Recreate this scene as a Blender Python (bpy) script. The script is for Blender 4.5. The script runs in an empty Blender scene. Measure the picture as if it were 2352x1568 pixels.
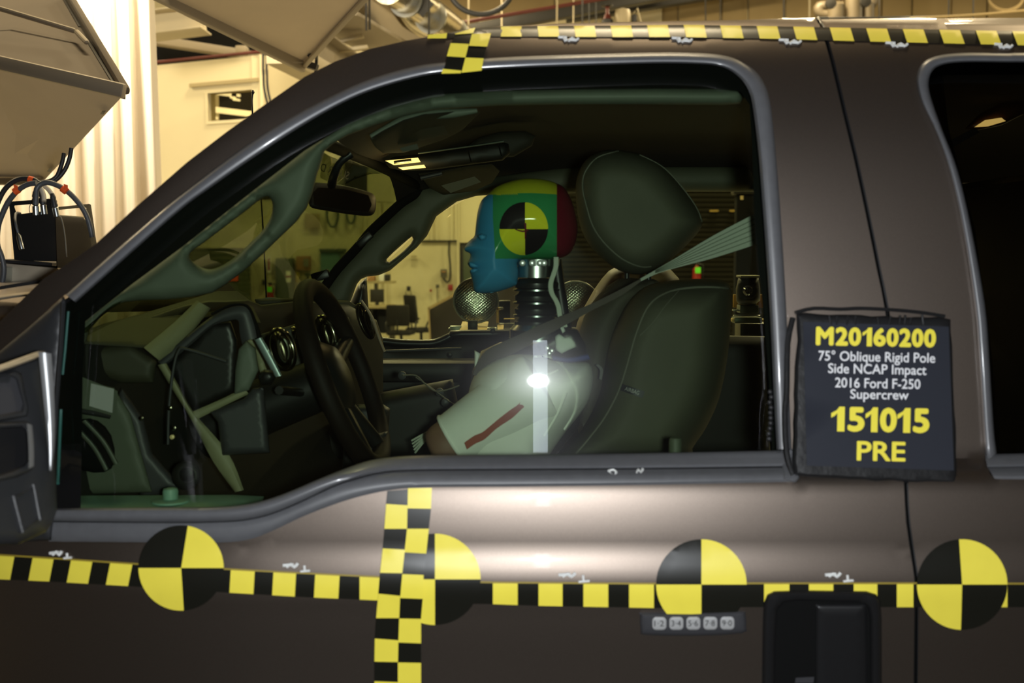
import bpy, bmesh, math, random
import numpy as np
from mathutils import Vector as V, Matrix
from mathutils.geometry import delaunay_2d_cdt
random.seed(4)
SC = bpy.context.scene
COL = SC.collection
PI = math.pi
# ---------------------------------------------------------------- camera
W, H, F = 2352, 1568, 2640.0
ZC = 2.05                                   # lens height above the lab floor
PITCH = math.atan2(784 - 580, F)            # slightly downward
cp, sp = math.cos(PITCH), math.sin(PITCH)
cam = bpy.data.cameras.new('camera'); camo = bpy.data.objects.new('camera', cam); COL.objects.link(camo)
camo.location = (0, 0, ZC); camo.rotation_euler = (PI / 2 - PITCH, 0, 0)
cam.sensor_width = 36; cam.lens = 36 * F / W; cam.clip_end = 200; cam.clip_start = .02
cam.dof.use_dof = True; cam.dof.focus_distance = 3.0; cam.dof.aperture_fstop = 5.0
SC.camera = camo
# ---------------------------------------------------------------- view, world, lights
SC.view_settings.view_transform = 'Standard'; SC.view_settings.look = 'None'
SC.view_settings.gamma = 1; SC.view_settings.use_curve_mapping = False
SC.view_settings.exposure = 0.0
SC.cycles.transparent_max_bounces = 40; SC.cycles.max_bounces = 10
SC.cycles.sample_clamp_indirect = 6
w = bpy.data.worlds.new('world'); SC.world = w; w.use_nodes = True
w.node_tree.nodes['Background'].inputs[0].default_value = (.03, .025, .015, 1)
w.node_tree.nodes['Background'].inputs[1].default_value = 1
def area(name, loc, rot, sx, sy, power, col, spread=PI):
    l = bpy.data.lights.new(name, 'AREA'); l.shape = 'ELLIPSE' if sx < .1 else 'RECTANGLE'; l.size = sx; l.size_y = sy
    l.energy = power; l.color = col; l.spread = spread
    o = bpy.data.objects.new(name, l); COL.objects.link(o); o.location = loc; o.rotation_euler = rot
    return o
WARM = (1, .80, .47)
# the photographer's flash, just above the lens
area('flash_lamp', (.082, -.03, ZC - .003), (PI / 2 - PITCH, 0, 0), .062, .055, 28, (.93, .97, 1))
# rows of high-bay fittings under the hall roof
for ix, x in enumerate((-9, -2, 5, 12)):
    for iy, y in enumerate((6.5, 14, 21)):
        area('high_bay_lamp', (x, y, 8.1), (0, 0, 0), 1.6, .5, 520 if y > 10 else 300, WARM)
# the lit light bank over the bonnet side, washing the curtain
area('overhead_bank_lamp', (.52, 3.1, ZC + 3.4), (0, 0, 0), .75, .45, 45, (1, .82, .52))
area('light_bank_lamp', (-3.3, 6.7, ZC + 2.7), (math.radians(88), 0, math.radians(4)), .7, .5, 420, (1, .86, .62))

# ---------------------------------------------------------------- helpers
def ray(px, py):
    u = (px - W / 2) / F; v = (H / 2 - py) / F
    return u, cp + v * sp, -sp + v * cp
def P(px, py, Y):
    a, b, c = ray(px, py); t = Y / b
    return V((a * t, Y, ZC + c * t))
def hermite(ks):
    xs = [k[0] for k in ks]; ys = [k[1] for k in ks]; n = len(ks)
    d = [(ys[i + 1] - ys[i]) / (xs[i + 1] - xs[i]) for i in range(n - 1)]
    m = [d[0]] + [0 if d[i - 1] * d[i] <= 0 else 2 / (1 / d[i - 1] + 1 / d[i]) for i in range(1, n - 1)] + [d[-1]]
    def f(x):
        if x <= xs[0]: return ys[0] + m[0] * (x - xs[0])
        if x >= xs[-1]: return ys[-1] + m[-1] * (x - xs[-1])
        lo, hi = 0, n - 1
        while hi - lo > 1:
            k = (lo + hi) // 2
            if xs[k] <= x: lo = k
            else: hi = k
        h = xs[hi] - xs[lo]; t = (x - xs[lo]) / h
        return ((1 + 2 * t) * (1 - t) ** 2 * ys[lo] + t * (1 - t) ** 2 * h * m[lo] + t * t * (3 - 2 * t) * ys[hi] + t * t * (t - 1) * h * m[hi])
    return f
# side of the truck: depth against height above the lens
PROF = hermite([(-1.2, 1.76), (-.9, 1.71), (-.63, 1.674), (-.53, 1.657), (-.488, 1.650), (-.482, 1.6502), (-.4445, 1.6572), (-.4415, 1.6592), (-.438, 1.6596), (-.42, 1.6603), (-.39, 1.663), (-.35, 1.6695), (-.332, 1.678),
                (-.306, 1.726), (-.2, 1.738), (0, 1.762), (.15, 1.789), (.30, 1.842), (.345, 1.875), (.375, 1.915), (.395, 1.98), (.408, 2.10), (.415, 2.25)])
def S(X, Z):
    y = PROF(Z - ZC)
    if X < -.02 and Z - ZC > .30:                                          # the pillar keeps its slope where the roof rail turns over
        t = min(1, (-.02 - X) / .2); y = y + (1.842 + (Z - ZC - .30) * .36 - y) * t * t * (3 - 2 * t)
    if X < -.35: y += .38 * (X + .35) ** 2
    return y
GPROF = hermite([(-.6, 1.70), (-.45, 1.714), (-.306, 1.736), (-.2, 1.747), (0, 1.772), (.15, 1.80), (.30, 1.85), (.36, 1.872)])
def SG_(X, Z): return GPROF(Z - ZC) + .022 + (.38 * (X + .35) ** 2 if X < -.35 else 0)
def SY(px, py, off=0.0, S=S):
    a, b, c = ray(px, py)
    Y0 = 1.45; f0 = -1
    for i in range(1, 40):
        Y1 = 1.45 + i * .025; t = Y1 / b
        f1 = Y1 - S(a * t, ZC + c * t)
        if f1 >= 0:
            for _ in range(14):
                Ym = (Y0 + Y1) / 2; t = Ym / b
                if Ym - S(a * t, ZC + c * t) >= 0: Y1 = Ym
                else: Y0 = Ym
            return Y1 + off
        Y0 = Y1
    return 2.05 + off
def onS(off=0.0): return lambda x, y: SY(x, y, off)
def onG(off=0.0): return lambda x, y: SY(x, y, off, SG_)
def const(Y): return lambda x, y: Y
def plane3(a, b, c):
    """depth over the picture from three (px, py, Y) points of a plane"""
    A, B, C = P(*a), P(*b), P(*c); n = (B - A).cross(C - A); k = n.dot(A - V((0, 0, ZC)))
    def f(px, py):
        d = V(ray(px, py)); return k / n.dot(d) * d.y
    return f
ROOT = {}
def rootloc(p):
    while p is not None and p.parent is not None: p = p.parent
    return V(p.location) if p is not None else None
def mk(name, verts, faces, mat, parent=None, smooth=True, angle=38, mats=None, midx=None):
    vs = [V(v) for v in verts]
    if parent is None:
        lo = V((min(v.x for v in vs), min(v.y for v in vs), min(v.z for v in vs))); hi = V((max(v.x for v in vs), max(v.y for v in vs), max(v.z for v in vs)))
        loc = V(((lo.x + hi.x) / 2, (lo.y + hi.y) / 2, lo.z))
    else: loc = rootloc(parent)
    me = bpy.data.meshes.new(name); me.from_pydata([tuple(v - loc) for v in vs], [], faces)
    for m in (mats or [mat]): me.materials.append(m)
    if midx: me.polygons.foreach_set('material_index', midx)
    bm = bmesh.new(); bm.from_mesh(me); bmesh.ops.recalc_face_normals(bm, faces=bm.faces); bm.to_mesh(me); bm.free()
    if smooth:
        me.polygons.foreach_set('use_smooth', [True] * len(me.polygons)); me.set_sharp_from_angle(angle=math.radians(angle))
    me.update()
    o = bpy.data.objects.new(name, me); COL.objects.link(o)
    if parent is None: o.location = loc
    else: o.parent = parent
    return o
def tag(o, label=None, cat=None, group=None, kind=None):
    if label: o['label'] = label
    if cat: o['category'] = cat
    if group: o['group'] = group
    if kind: o['kind'] = kind
    return o
def thing(name, label, cat, loc, group=None):
    o = bpy.data.objects.new(name, None); COL.objects.link(o); o.location = loc; o.empty_display_size = .05
    return tag(o, label, cat, group)
def lerp(a, b, t): return a + (b - a) * t
def cr(pts, sub=4, closed=False):
    """Catmull-Rom through points of any dimension"""
    n = len(pts); out = []
    rng = range(n) if closed else range(n - 1)
    for i in rng:
        p0 = pts[(i - 1) % n] if closed or i > 0 else pts[i]; p1 = pts[i]; p2 = pts[(i + 1) % n]
        p3 = pts[(i + 2) % n] if closed or i + 2 < n else p2
        for k in range(sub):
            t = k / sub
            out.append(tuple(.5 * (2 * b + (c - a) * t + (2 * a - 5 * b + 4 * c - d) * t * t + (3 * b - a - 3 * c + d) * t ** 3) for a, b, c, d in zip(p0, p1, p2, p3)))
    if not closed: out.append(tuple(pts[-1]))
    return out
def dens(poly, step, closed=True):
    out = []; n = len(poly)
    for i in range(n if closed else n - 1):
        a, b = poly[i], poly[(i + 1) % n]; k = max(1, int(math.hypot(b[0] - a[0], b[1] - a[1]) / step + .5))
        out += [(lerp(a[0], b[0], j / k), lerp(a[1], b[1], j / k)) for j in range(k)]
    if not closed: out.append(tuple(poly[-1]))
    return out
def inside(pts, poly):
    x, y = pts[:, 0], pts[:, 1]; r = np.zeros(len(pts), bool); n = len(poly)
    for i in range(n):
        (x1, y1), (x2, y2) = poly[i], poly[(i + 1) % n]
        if y1 == y2: continue
        c = ((y1 > y) != (y2 > y)) & (x < (x2 - x1) * (y - y1) / (y2 - y1) + x1); r ^= c
    return r
def dist(pts, poly, closed=True):
    best = np.full(len(pts), 1e9); n = len(poly)
    for i in range(n if closed else n - 1):
        a = np.array(poly[i], float); b = np.array(poly[(i + 1) % n], float); ab = b - a; L = ab @ ab
        if L < 1e-9: continue
        t = np.clip(((pts - a) @ ab) / L, 0, 1); q = a + t[:, None] * ab
        best = np.minimum(best, np.hypot(*(pts - q).T))
    return best
def offset_ring(ring, d, sgn):
    A = np.array(ring); nx = np.roll(A, -1, 0) - np.roll(A, 1, 0); L = np.hypot(nx[:, 0], nx[:, 1]); L[L < 1e-9] = 1
    x, y = A[:, 0], A[:, 1]; area = (x * np.roll(y, -1) - np.roll(x, -1) * y).sum(); q = np.stack([-nx[:, 1], nx[:, 0]], 1) / L[:, None] * (1 if area > 0 else -1) * sgn
    return A + q * d
def tri(outline, holes=(), cuts=(), step=20, ins=()):
    bs = min(step, max(ins[0] * 4, 5)) if ins else step
    rings = [dens(outline, bs)] + [dens(h, bs) for h in holes]
    pts, edges, extra = [], [], []
    for d in ins:
        for k, r in enumerate(rings):
            O = offset_ring(r, d, 1 if k == 0 else -1); ok = inside(O, rings[0])
            for q, r2 in enumerate(rings): ok &= dist(O, r2) > d * .9
            for r2 in rings[1:]: ok &= ~inside(O, r2)
            extra += [tuple(p) for p in O[ok]]
    clear = max(list(ins) + [0]) + step * .45
    for r in rings:
        s = len(pts); pts += r; edges += [(s + i, s + (i + 1) % len(r)) for i in range(len(r))]
    cutl = [dens(c, step, False) for c in cuts]
    for r in cutl:
        s = len(pts); pts += r; edges += [(s + i, s + i + 1) for i in range(len(r) - 1)]
    A = np.array(rings[0]); x0, y0 = A.min(0); x1, y1 = A.max(0); g = []; row = 0; y = y0 + step * .5
    while y < y1:
        x = x0 + step * (.5 if row % 2 else 0.01)
        while x < x1: g.append((x, y)); x += step
        y += step * .87; row += 1
    if g:
        G = np.array(g); ok = inside(G, rings[0])
        for r in rings: ok &= dist(G, r) > clear
        for r in rings[1:]: ok &= ~inside(G, r)
        for c in cutl: ok &= dist(G, c, False) > step * .45
        pts += [tuple(p) for p in G[ok]]
    for c in cutl:
        if extra: E = np.array(extra); extra = [tuple(p) for p in E[dist(E, c, False) > 1.2]]
    pts += extra
    vs, es, fs = delaunay_2d_cdt([V(p) for p in pts], edges, [], 0, 1e-5)[:3]
    vs = np.array([(v.x, v.y) for v in vs]); fs = [tuple(f) for f in fs]
    C = np.array([vs[list(f)].mean(0) for f in fs]); ok = inside(C, rings[0])
    for r in rings[1:]: ok &= ~inside(C, r)
    return vs, [f for f, k in zip(fs, ok) if k], rings
def boundary(fs):
    cnt = {}
    for f in fs:
        for i in range(len(f)):
            a, b = f[i], f[(i + 1) % len(f)]
            if (b, a) in cnt: cnt.pop((b, a))
            else: cnt[(a, b)] = 1
    return list(cnt)
def solid(name, vs, fs, Yf, Yb, mat, parent, **k):
    n = len(vs); used = sorted({i for f in fs for i in f}); idx = {u: j for j, u in enumerate(used)}; m = len(used)
    verts = [P(vs[u][0], vs[u][1], Yf[u]) for u in used] + [P(vs[u][0], vs[u][1], Yb[u]) for u in used]
    ff = [tuple(idx[i] for i in f) for f in fs]
    faces = ff + [tuple(m + i for i in reversed(f)) for f in ff] + [(a, a + m, b + m, b) for a, b in ((idx[p], idx[q]) for p, q in boundary(fs))]
    return mk(name, verts, faces, mat, parent, **k)
def panel(name, outline, holes, surf, thick, mat, parent=None, step=20, roll=0, rollr=0, rollpoly=None, cuts=(), paint=None, **k):
    """a sheet over a surface, cut to an outline with holes, with thickness and softened edges"""
    vs, fs, rings = tri(outline, holes, cuts, step, [rollr * q for q in (.12, .35, .7)] if roll else ())
    Y = np.array([surf(*v) for v in vs])
    if roll:
        d = np.full(len(vs), 1e9)
        if rollpoly: d = dist(vs, rollpoly, False)
        else:
            for r in rings: d = np.minimum(d, dist(vs, r))
        q = np.clip(1 - d / rollr, 0, 1); Yf = Y + roll * q ** 2.2
    else: Yf = Y
    if paint:
        mats, fn = paint; ix = [fn(*vs[list(f)].mean(0)) for f in fs]
        k['mats'] = mats; k['midx'] = ix + ix + [0] * len(boundary(fs))
    return solid(name, vs, fs, Yf, Y + thick, mat, parent, **k)
def pillow(name, outline, Yc, Hf, R, mat, parent=None, step=12, Hb=None, cuts=(), paint=None, pw=2.0, holes=(), **k):
    """a rounded body: both faces swell from the outline to half-depth Hf (towards the lens) and Hb"""
    vs, fs, rings = tri(outline, holes, cuts, step, [min(R * .06, step * .35), min(R * .22, step * 1.0)]); Hb = Hf if Hb is None else Hb
    Yc_ = Yc if callable(Yc) else const(Yc)
    def h(pts):
        d = np.full(len(pts), 1e9)
        for r in rings: d = np.minimum(d, dist(pts, r))
        q = np.clip(1 - d / R, 0, 1); return (np.clip(1 - q ** pw, 0, 1)) ** (1 / 2)
    hh = h(vs); Y = np.array([Yc_(*v) for v in vs]); bset = {i for e in boundary(fs) for i in e}
    n = len(vs); verts = [P(v[0], v[1], y - Hf * q) for v, y, q in zip(vs, Y, hh)]; back = {}
    for i in range(n):
        if i in bset: back[i] = i
        else: back[i] = len(verts); verts.append(P(vs[i][0], vs[i][1], Y[i] + Hb * hh[i]))
    ff = list(fs) + [tuple(back[i] for i in reversed(f)) for f in fs]
    keep = sorted({i for f in ff for i in f}); ren = {a: b for b, a in enumerate(keep)}
    if paint:
        mats, fn = paint; ix = [fn(*vs[list(f)].mean(0)) for f in fs]; k['mats'] = mats; k['midx'] = ix + ix
    o = mk(name, [verts[i] for i in keep], [tuple(ren[i] for i in f) for f in ff], mat, parent, angle=k.pop('angle', 80), **k)
    def front(px, py): return Yc_(px, py) - Hf * float(h(np.array([[px, py]], float))[0])
    return o, front
def strip(name, A, B, surf, mat, parent=None, bulge=0.0, thick=.004, sub=4, m=4, smoothcurve=True, step=None, **k):
    """a band between two paired edge lines, bulged across"""
    if smoothcurve: A, B = cr(A, sub), cr(B, sub)
    n = len(A); vf, vb = [], []
    for a, b in zip(A, B):
        for j in range(m + 1):
            t = j / m; x, y = lerp(a[0], b[0], t), lerp(a[1], b[1], t); Y = surf(x, y)
            q = math.sqrt(max(0, 1 - (2 * t - 1) ** 2)); vf.append(P(x, y, Y - bulge * q)); vb.append(P(x, y, Y + thick))
    N = len(vf); r = m + 1; faces = []
    for i in range(n - 1):
        for j in range(m):
            q = (i * r + j, i * r + j + 1, (i + 1) * r + j + 1, (i + 1) * r + j); faces += [q, tuple(N + x for x in reversed(q))]
        faces += [(i * r, (i + 1) * r, N + (i + 1) * r, N + i * r), (i * r + m, N + i * r + m, N + (i + 1) * r + m, (i + 1) * r + m)]
    for j in range(m):
        faces += [(j, N + j, N + j + 1, j + 1)]; b = (n - 1) * r; faces += [(b + j, b + j + 1, N + b + j + 1, N + b + j)]
    return mk(name, vf + vb, faces, mat, parent, **k)
def frame_of(t):
    t = t.normalized(); u = V((0, 0, 1)) if abs(t.z) < .9 else V((1, 0, 0)); a = t.cross(u).normalized(); return a, t.cross(a).normalized()
def tube_geo(pts, rad, n=8, sub=1, closed=False):
    pts = [tuple(p) for p in pts]
    rad = list(rad) if isinstance(rad, (list, tuple)) else [rad] * len(pts)
    if sub > 1:
        q = cr([p + (r,) for p, r in zip(pts, rad)], sub, closed); pts = [x[:3] for x in q]; rad = [x[3] for x in q]
    pts = [V(p) for p in pts]; N = len(pts); verts, faces = [], []; a = None
    for i, p in enumerate(pts):
        t = (pts[(i + 1) % N] - pts[i - 1]) if closed else (pts[min(i + 1, N - 1)] - pts[max(i - 1, 0)])
        if t.length < 1e-9: t = V((0, 0, 1))
        if a is None: a, b = frame_of(t)
        else:
            t = t.normalized(); a = (a - t * a.dot(t)).normalized(); b = t.cross(a)
        verts += [p + (a * math.cos(2 * PI * j / n) + b * math.sin(2 * PI * j / n)) * rad[i] for j in range(n)]
    for i in range(N if closed else N - 1):
        i2 = (i + 1) % N
        faces += [(i * n + j, i * n + (j + 1) % n, i2 * n + (j + 1) % n, i2 * n + j) for j in range(n)]
    if not closed: faces += [tuple(range(n)), tuple((N - 1) * n + j for j in reversed(range(n)))]
    return verts, faces
def tube(name, pts, rad, mat, parent=None, n=8, sub=1, closed=False, **k):
    v, f = tube_geo(pts, rad, n, sub, closed); return mk(name, v, f, mat, parent, angle=k.pop('angle', 50), **k)
def join(*gs):
    v, f = [], []
    for a, b in gs: s = len(v); v += list(a); f += [tuple(i + s for i in q) for q in b]
    return v, f
def box_geo(c, s, rot=None, bev=0.0, seg=2):
    bm = bmesh.new(); bmesh.ops.create_cube(bm, size=1); bmesh.ops.scale(bm, vec=s, verts=bm.verts)
    if bev: bmesh.ops.bevel(bm, geom=bm.edges[:], offset=bev, segments=seg, profile=.5, affect='EDGES')
    M = (rot or Matrix.Identity(3)).to_3x3(); bm.verts.index_update()
    r = ([M @ v.co + V(c) for v in bm.verts], [tuple(x.index for x in f.verts) for f in bm.faces]); bm.free(); return r
def box(name, c, s, mat, parent=None, rot=None, bev=0.0, **k):
    v, f = box_geo(c, s, rot, bev); return mk(name, v, f, mat, parent, **k)
def lathe_geo(prof, c, axis=(0, 0, 1), n=32, scale=(1, 1)):
    ax = V(axis).normalized(); a, b = frame_of(ax); v, f = [], []
    for r, h in prof:
        v += [V(c) + ax * h + (a * math.cos(2 * PI * j / n) * scale[0] + b * math.sin(2 * PI * j / n) * scale[1]) * r for j in range(n)]
    for i in range(len(prof) - 1): f += [(i * n + j, i * n + (j + 1) % n, (i + 1) * n + (j + 1) % n, (i + 1) * n + j) for j in range(n)]
    f += [tuple(range(n)), tuple((len(prof) - 1) * n + j for j in reversed(range(n)))]
    return v, f
def lathe(name, prof, c, mat, parent=None, axis=(0, 0, 1), n=32, **k):
    v, f = lathe_geo(prof, c, axis, n); return mk(name, v, f, mat, parent, **k)
def rrect(x0, y0, x1, y1, r, k=4):
    o = []
    for cx, cy, a in ((x1 - r, y0 + r, -90), (x1 - r, y1 - r, 0), (x0 + r, y1 - r, 90), (x0 + r, y0 + r, 180)):
        o += [(cx + r * math.cos(math.radians(a + 90 * i / k)), cy + r * math.sin(math.radians(a + 90 * i / k))) for i in range(k + 1)]
    return o
def circ(cx, cy, r, a0=0, a1=360, n=40):
    return [(cx + r * math.cos(math.radians(lerp(a0, a1, i / n))), cy + r * math.sin(math.radians(lerp(a0, a1, i / n)))) for i in range(n + (0 if a1 - a0 == 360 else 1))]
def lettering(name, body, cx, cy, wpx, hpx, surf, mat, parent, tilt=0.0, mirror=False, heavy=.0, thick=.0006, shear=0.0):
    """words laid on a surface, fitted to a width and a height"""
    cu = bpy.data.curves.new('lettering', 'FONT'); cu.body = body; cu.align_x = 'CENTER'; cu.resolution_u = 4
    o = bpy.data.objects.new('lettering', cu); COL.objects.link(o)
    me = bpy.data.meshes.new_from_object(o); bpy.data.objects.remove(o)
    co = np.array([v.co[:2] for v in me.vertices]); fs = [tuple(p.vertices) for p in me.polygons]; bpy.data.meshes.remove(me)
    if heavy:                                                               # a heavier weight: overlapping strokes
        n0 = len(co); sh = [(heavy * math.cos(a), heavy * math.sin(a)) for a in [PI * k / 4 for k in range(8)]]
        fs = [tuple(i + n0 * k for i in f) for k in range(9) for f in fs]; co = np.concatenate([co] + [co + np.array(q) for q in sh])
    lay = np.arange(len(co)) // max(1, n0) * 2e-5 if heavy else np.zeros(len(co))
    lo, hi = co.min(0), co.max(0); n = (co - (lo + hi) / 2) / (hi - lo); x, y = n[:, 0] * wpx * (-1 if mirror else 1), -n[:, 1] * hpx
    x = x - shear * y
    c, s = math.cos(math.radians(tilt)), math.sin(math.radians(tilt)); pts = np.stack([cx + x * c - y * s, cy + x * s + y * c], 1)
    Y = np.array([surf(*p) for p in pts]) - lay; return solid(name, pts, fs, Y, Y + thick, mat, parent, smooth=False)

def numerals(name, chars, cy, h, surf, mat, parent, tilt, heavy):
    """a line of heavy characters, each fitted to its own column; the one is drawn with its flag"""
    vs, fs, lay = [], [], []; cx = (chars[0][1] + chars[-1][2]) / 2
    for ch, x0, x1 in chars:
        if ch == '1': co = np.array([(.46, 0), (1, 0), (1, 1), (.60, 1), (.42, .86), (0, .73), (0, .55), (.25, .62), (.46, .74)], float); ff = [(0, 1, 2, 3, 4, 8), (4, 5, 6, 7, 8)]; sh = [(0, 0)]
        else:
            cu = bpy.data.curves.new('lettering', 'FONT'); cu.body = ch; cu.resolution_u = 5; o = bpy.data.objects.new('lettering', cu); COL.objects.link(o)
            me = bpy.data.meshes.new_from_object(o); bpy.data.objects.remove(o); co = np.array([v.co[:2] for v in me.vertices]); ff = [tuple(p.vertices) for p in me.polygons]; bpy.data.meshes.remove(me)
            lo, hi = co.min(0), co.max(0); co = (co - lo) / (hi - lo); w_ = x1 - x0; k = heavy; co = co * (1 - 2 * np.array([k / w_, k / h])) + np.array([k / w_, k / h])
            sh = [(0, 0)] + [(k / w_ * math.cos(a), k / h * math.sin(a)) for a in [PI * q / 4 for q in range(8)]]
        for q, d in enumerate(sh):
            n = len(vs); vs += [(x0 + (x + d[0]) * (x1 - x0), cy + h / 2 - (y + d[1]) * h) for x, y in co]; fs += [tuple(i + n for i in f) for f in ff]; lay += [q * 2e-5] * len(co)
    t = math.tan(math.radians(tilt)); pts = np.array([(x - (y - cy) * t, y + (x - cx) * t) for x, y in vs])
    Y = np.array([surf(*p) for p in pts]) - np.array(lay); return solid(name, pts, fs, Y, Y + .0006, mat, parent, smooth=False)

# ---------------------------------------------------------------- materials
def mat(name, col, rough=.5, metal=0.0, spec=.5, coat=0.0, coatr=.05, noise=0.0, nscale=20, bump=0.0, bscale=80, emit=None, estr=0.0, sheen=0):
    m = bpy.data.materials.new(name); m.use_nodes = True; nt = m.node_tree; b = nt.nodes['Principled BSDF']
    b.inputs['Base Color'].default_value = (*col, 1); b.inputs['Roughness'].default_value = rough; b.inputs['Metallic'].default_value = metal
    b.inputs['Specular IOR Level'].default_value = spec; b.inputs['Coat Weight'].default_value = coat; b.inputs['Coat Roughness'].default_value = coatr
    if sheen: b.inputs['Sheen Weight'].default_value = sheen
    if emit: b.inputs['Emission Color'].default_value = (*emit, 1); b.inputs['Emission Strength'].default_value = estr
    if noise or bump:
        tc = nt.nodes.new('ShaderNodeTexCoord')
    if noise:
        nz = nt.nodes.new('ShaderNodeTexNoise'); nz.inputs['Scale'].default_value = nscale; nz.inputs['Detail'].default_value = 5
        mp = nt.nodes.new('ShaderNodeMapRange'); mp.inputs['From Min'].default_value = .3; mp.inputs['From Max'].default_value = .7
        mp.inputs['To Min'].default_value = 1 - noise; mp.inputs['To Max'].default_value = 1 + noise
        mx = nt.nodes.new('ShaderNodeVectorMath'); mx.operation = 'SCALE'; mx.inputs[0].default_value = col
        nt.links.new(tc.outputs['Object'], nz.inputs['Vector']); nt.links.new(nz.outputs['Fac'], mp.inputs['Value'])
        nt.links.new(mp.outputs['Result'], mx.inputs['Scale']); nt.links.new(mx.outputs[0], b.inputs['Base Color'])
    if bump:
        n2 = nt.nodes.new('ShaderNodeTexNoise'); n2.inputs['Scale'].default_value = bscale; n2.inputs['Detail'].default_value = 3
        bp = nt.nodes.new('ShaderNodeBump'); bp.inputs['Strength'].default_value = bump; bp.inputs['Distance'].default_value = .002
        nt.links.new(tc.outputs['Object'], n2.inputs['Vector']); nt.links.new(n2.outputs['Fac'], bp.inputs['Height']); nt.links.new(bp.outputs['Normal'], b.inputs['Normal'])
    return m
def glass(name, tint, refl=1.0):
    """tinted sheet glass: each face lets sqrt(tint) through and mirrors by Fresnel"""
    m = bpy.data.materials.new(name); m.use_nodes = True; nt = m.node_tree; nt.nodes.clear()
    out = nt.nodes.new('ShaderNodeOutputMaterial'); mix = nt.nodes.new('ShaderNodeMixShader'); tr = nt.nodes.new('ShaderNodeBsdfTransparent')
    gl = nt.nodes.new('ShaderNodeBsdfGlossy'); gl.inputs['Roughness'].default_value = .012; gl.inputs['Color'].default_value = (refl, refl, refl, 1)
    hz_ = nt.nodes.new('ShaderNodeBsdfGlossy'); hz_.inputs['Roughness'].default_value = .17; hm = nt.nodes.new('ShaderNodeMixShader'); hm.inputs[0].default_value = .08   # soft lobe added for the glow around the flash reflection
    nt.links.new(gl.outputs[0], hm.inputs[1]); nt.links.new(hz_.outputs[0], hm.inputs[2])
    fr = nt.nodes.new('ShaderNodeFresnel'); fr.inputs['IOR'].default_value = 1.45
    ge = nt.nodes.new('ShaderNodeNewGeometry'); mul = nt.nodes.new('ShaderNodeMath'); mul.operation = 'MULTIPLY'; inv = nt.nodes.new('ShaderNodeMath'); inv.operation = 'SUBTRACT'; inv.inputs[0].default_value = 1
    nt.links.new(ge.outputs['Backfacing'], inv.inputs[1]); nt.links.new(fr.outputs[0], mul.inputs[0]); nt.links.new(inv.outputs[0], mul.inputs[1])
    tr.inputs['Color'].default_value = (*[math.sqrt(c) for c in tint], 1)
    nt.links.new(mul.outputs[0], mix.inputs[0]); nt.links.new(tr.outputs[0], mix.inputs[1]); nt.links.new(hm.outputs[0], mix.inputs[2]); nt.links.new(mix.outputs[0], out.inputs[0])
    return m
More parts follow.
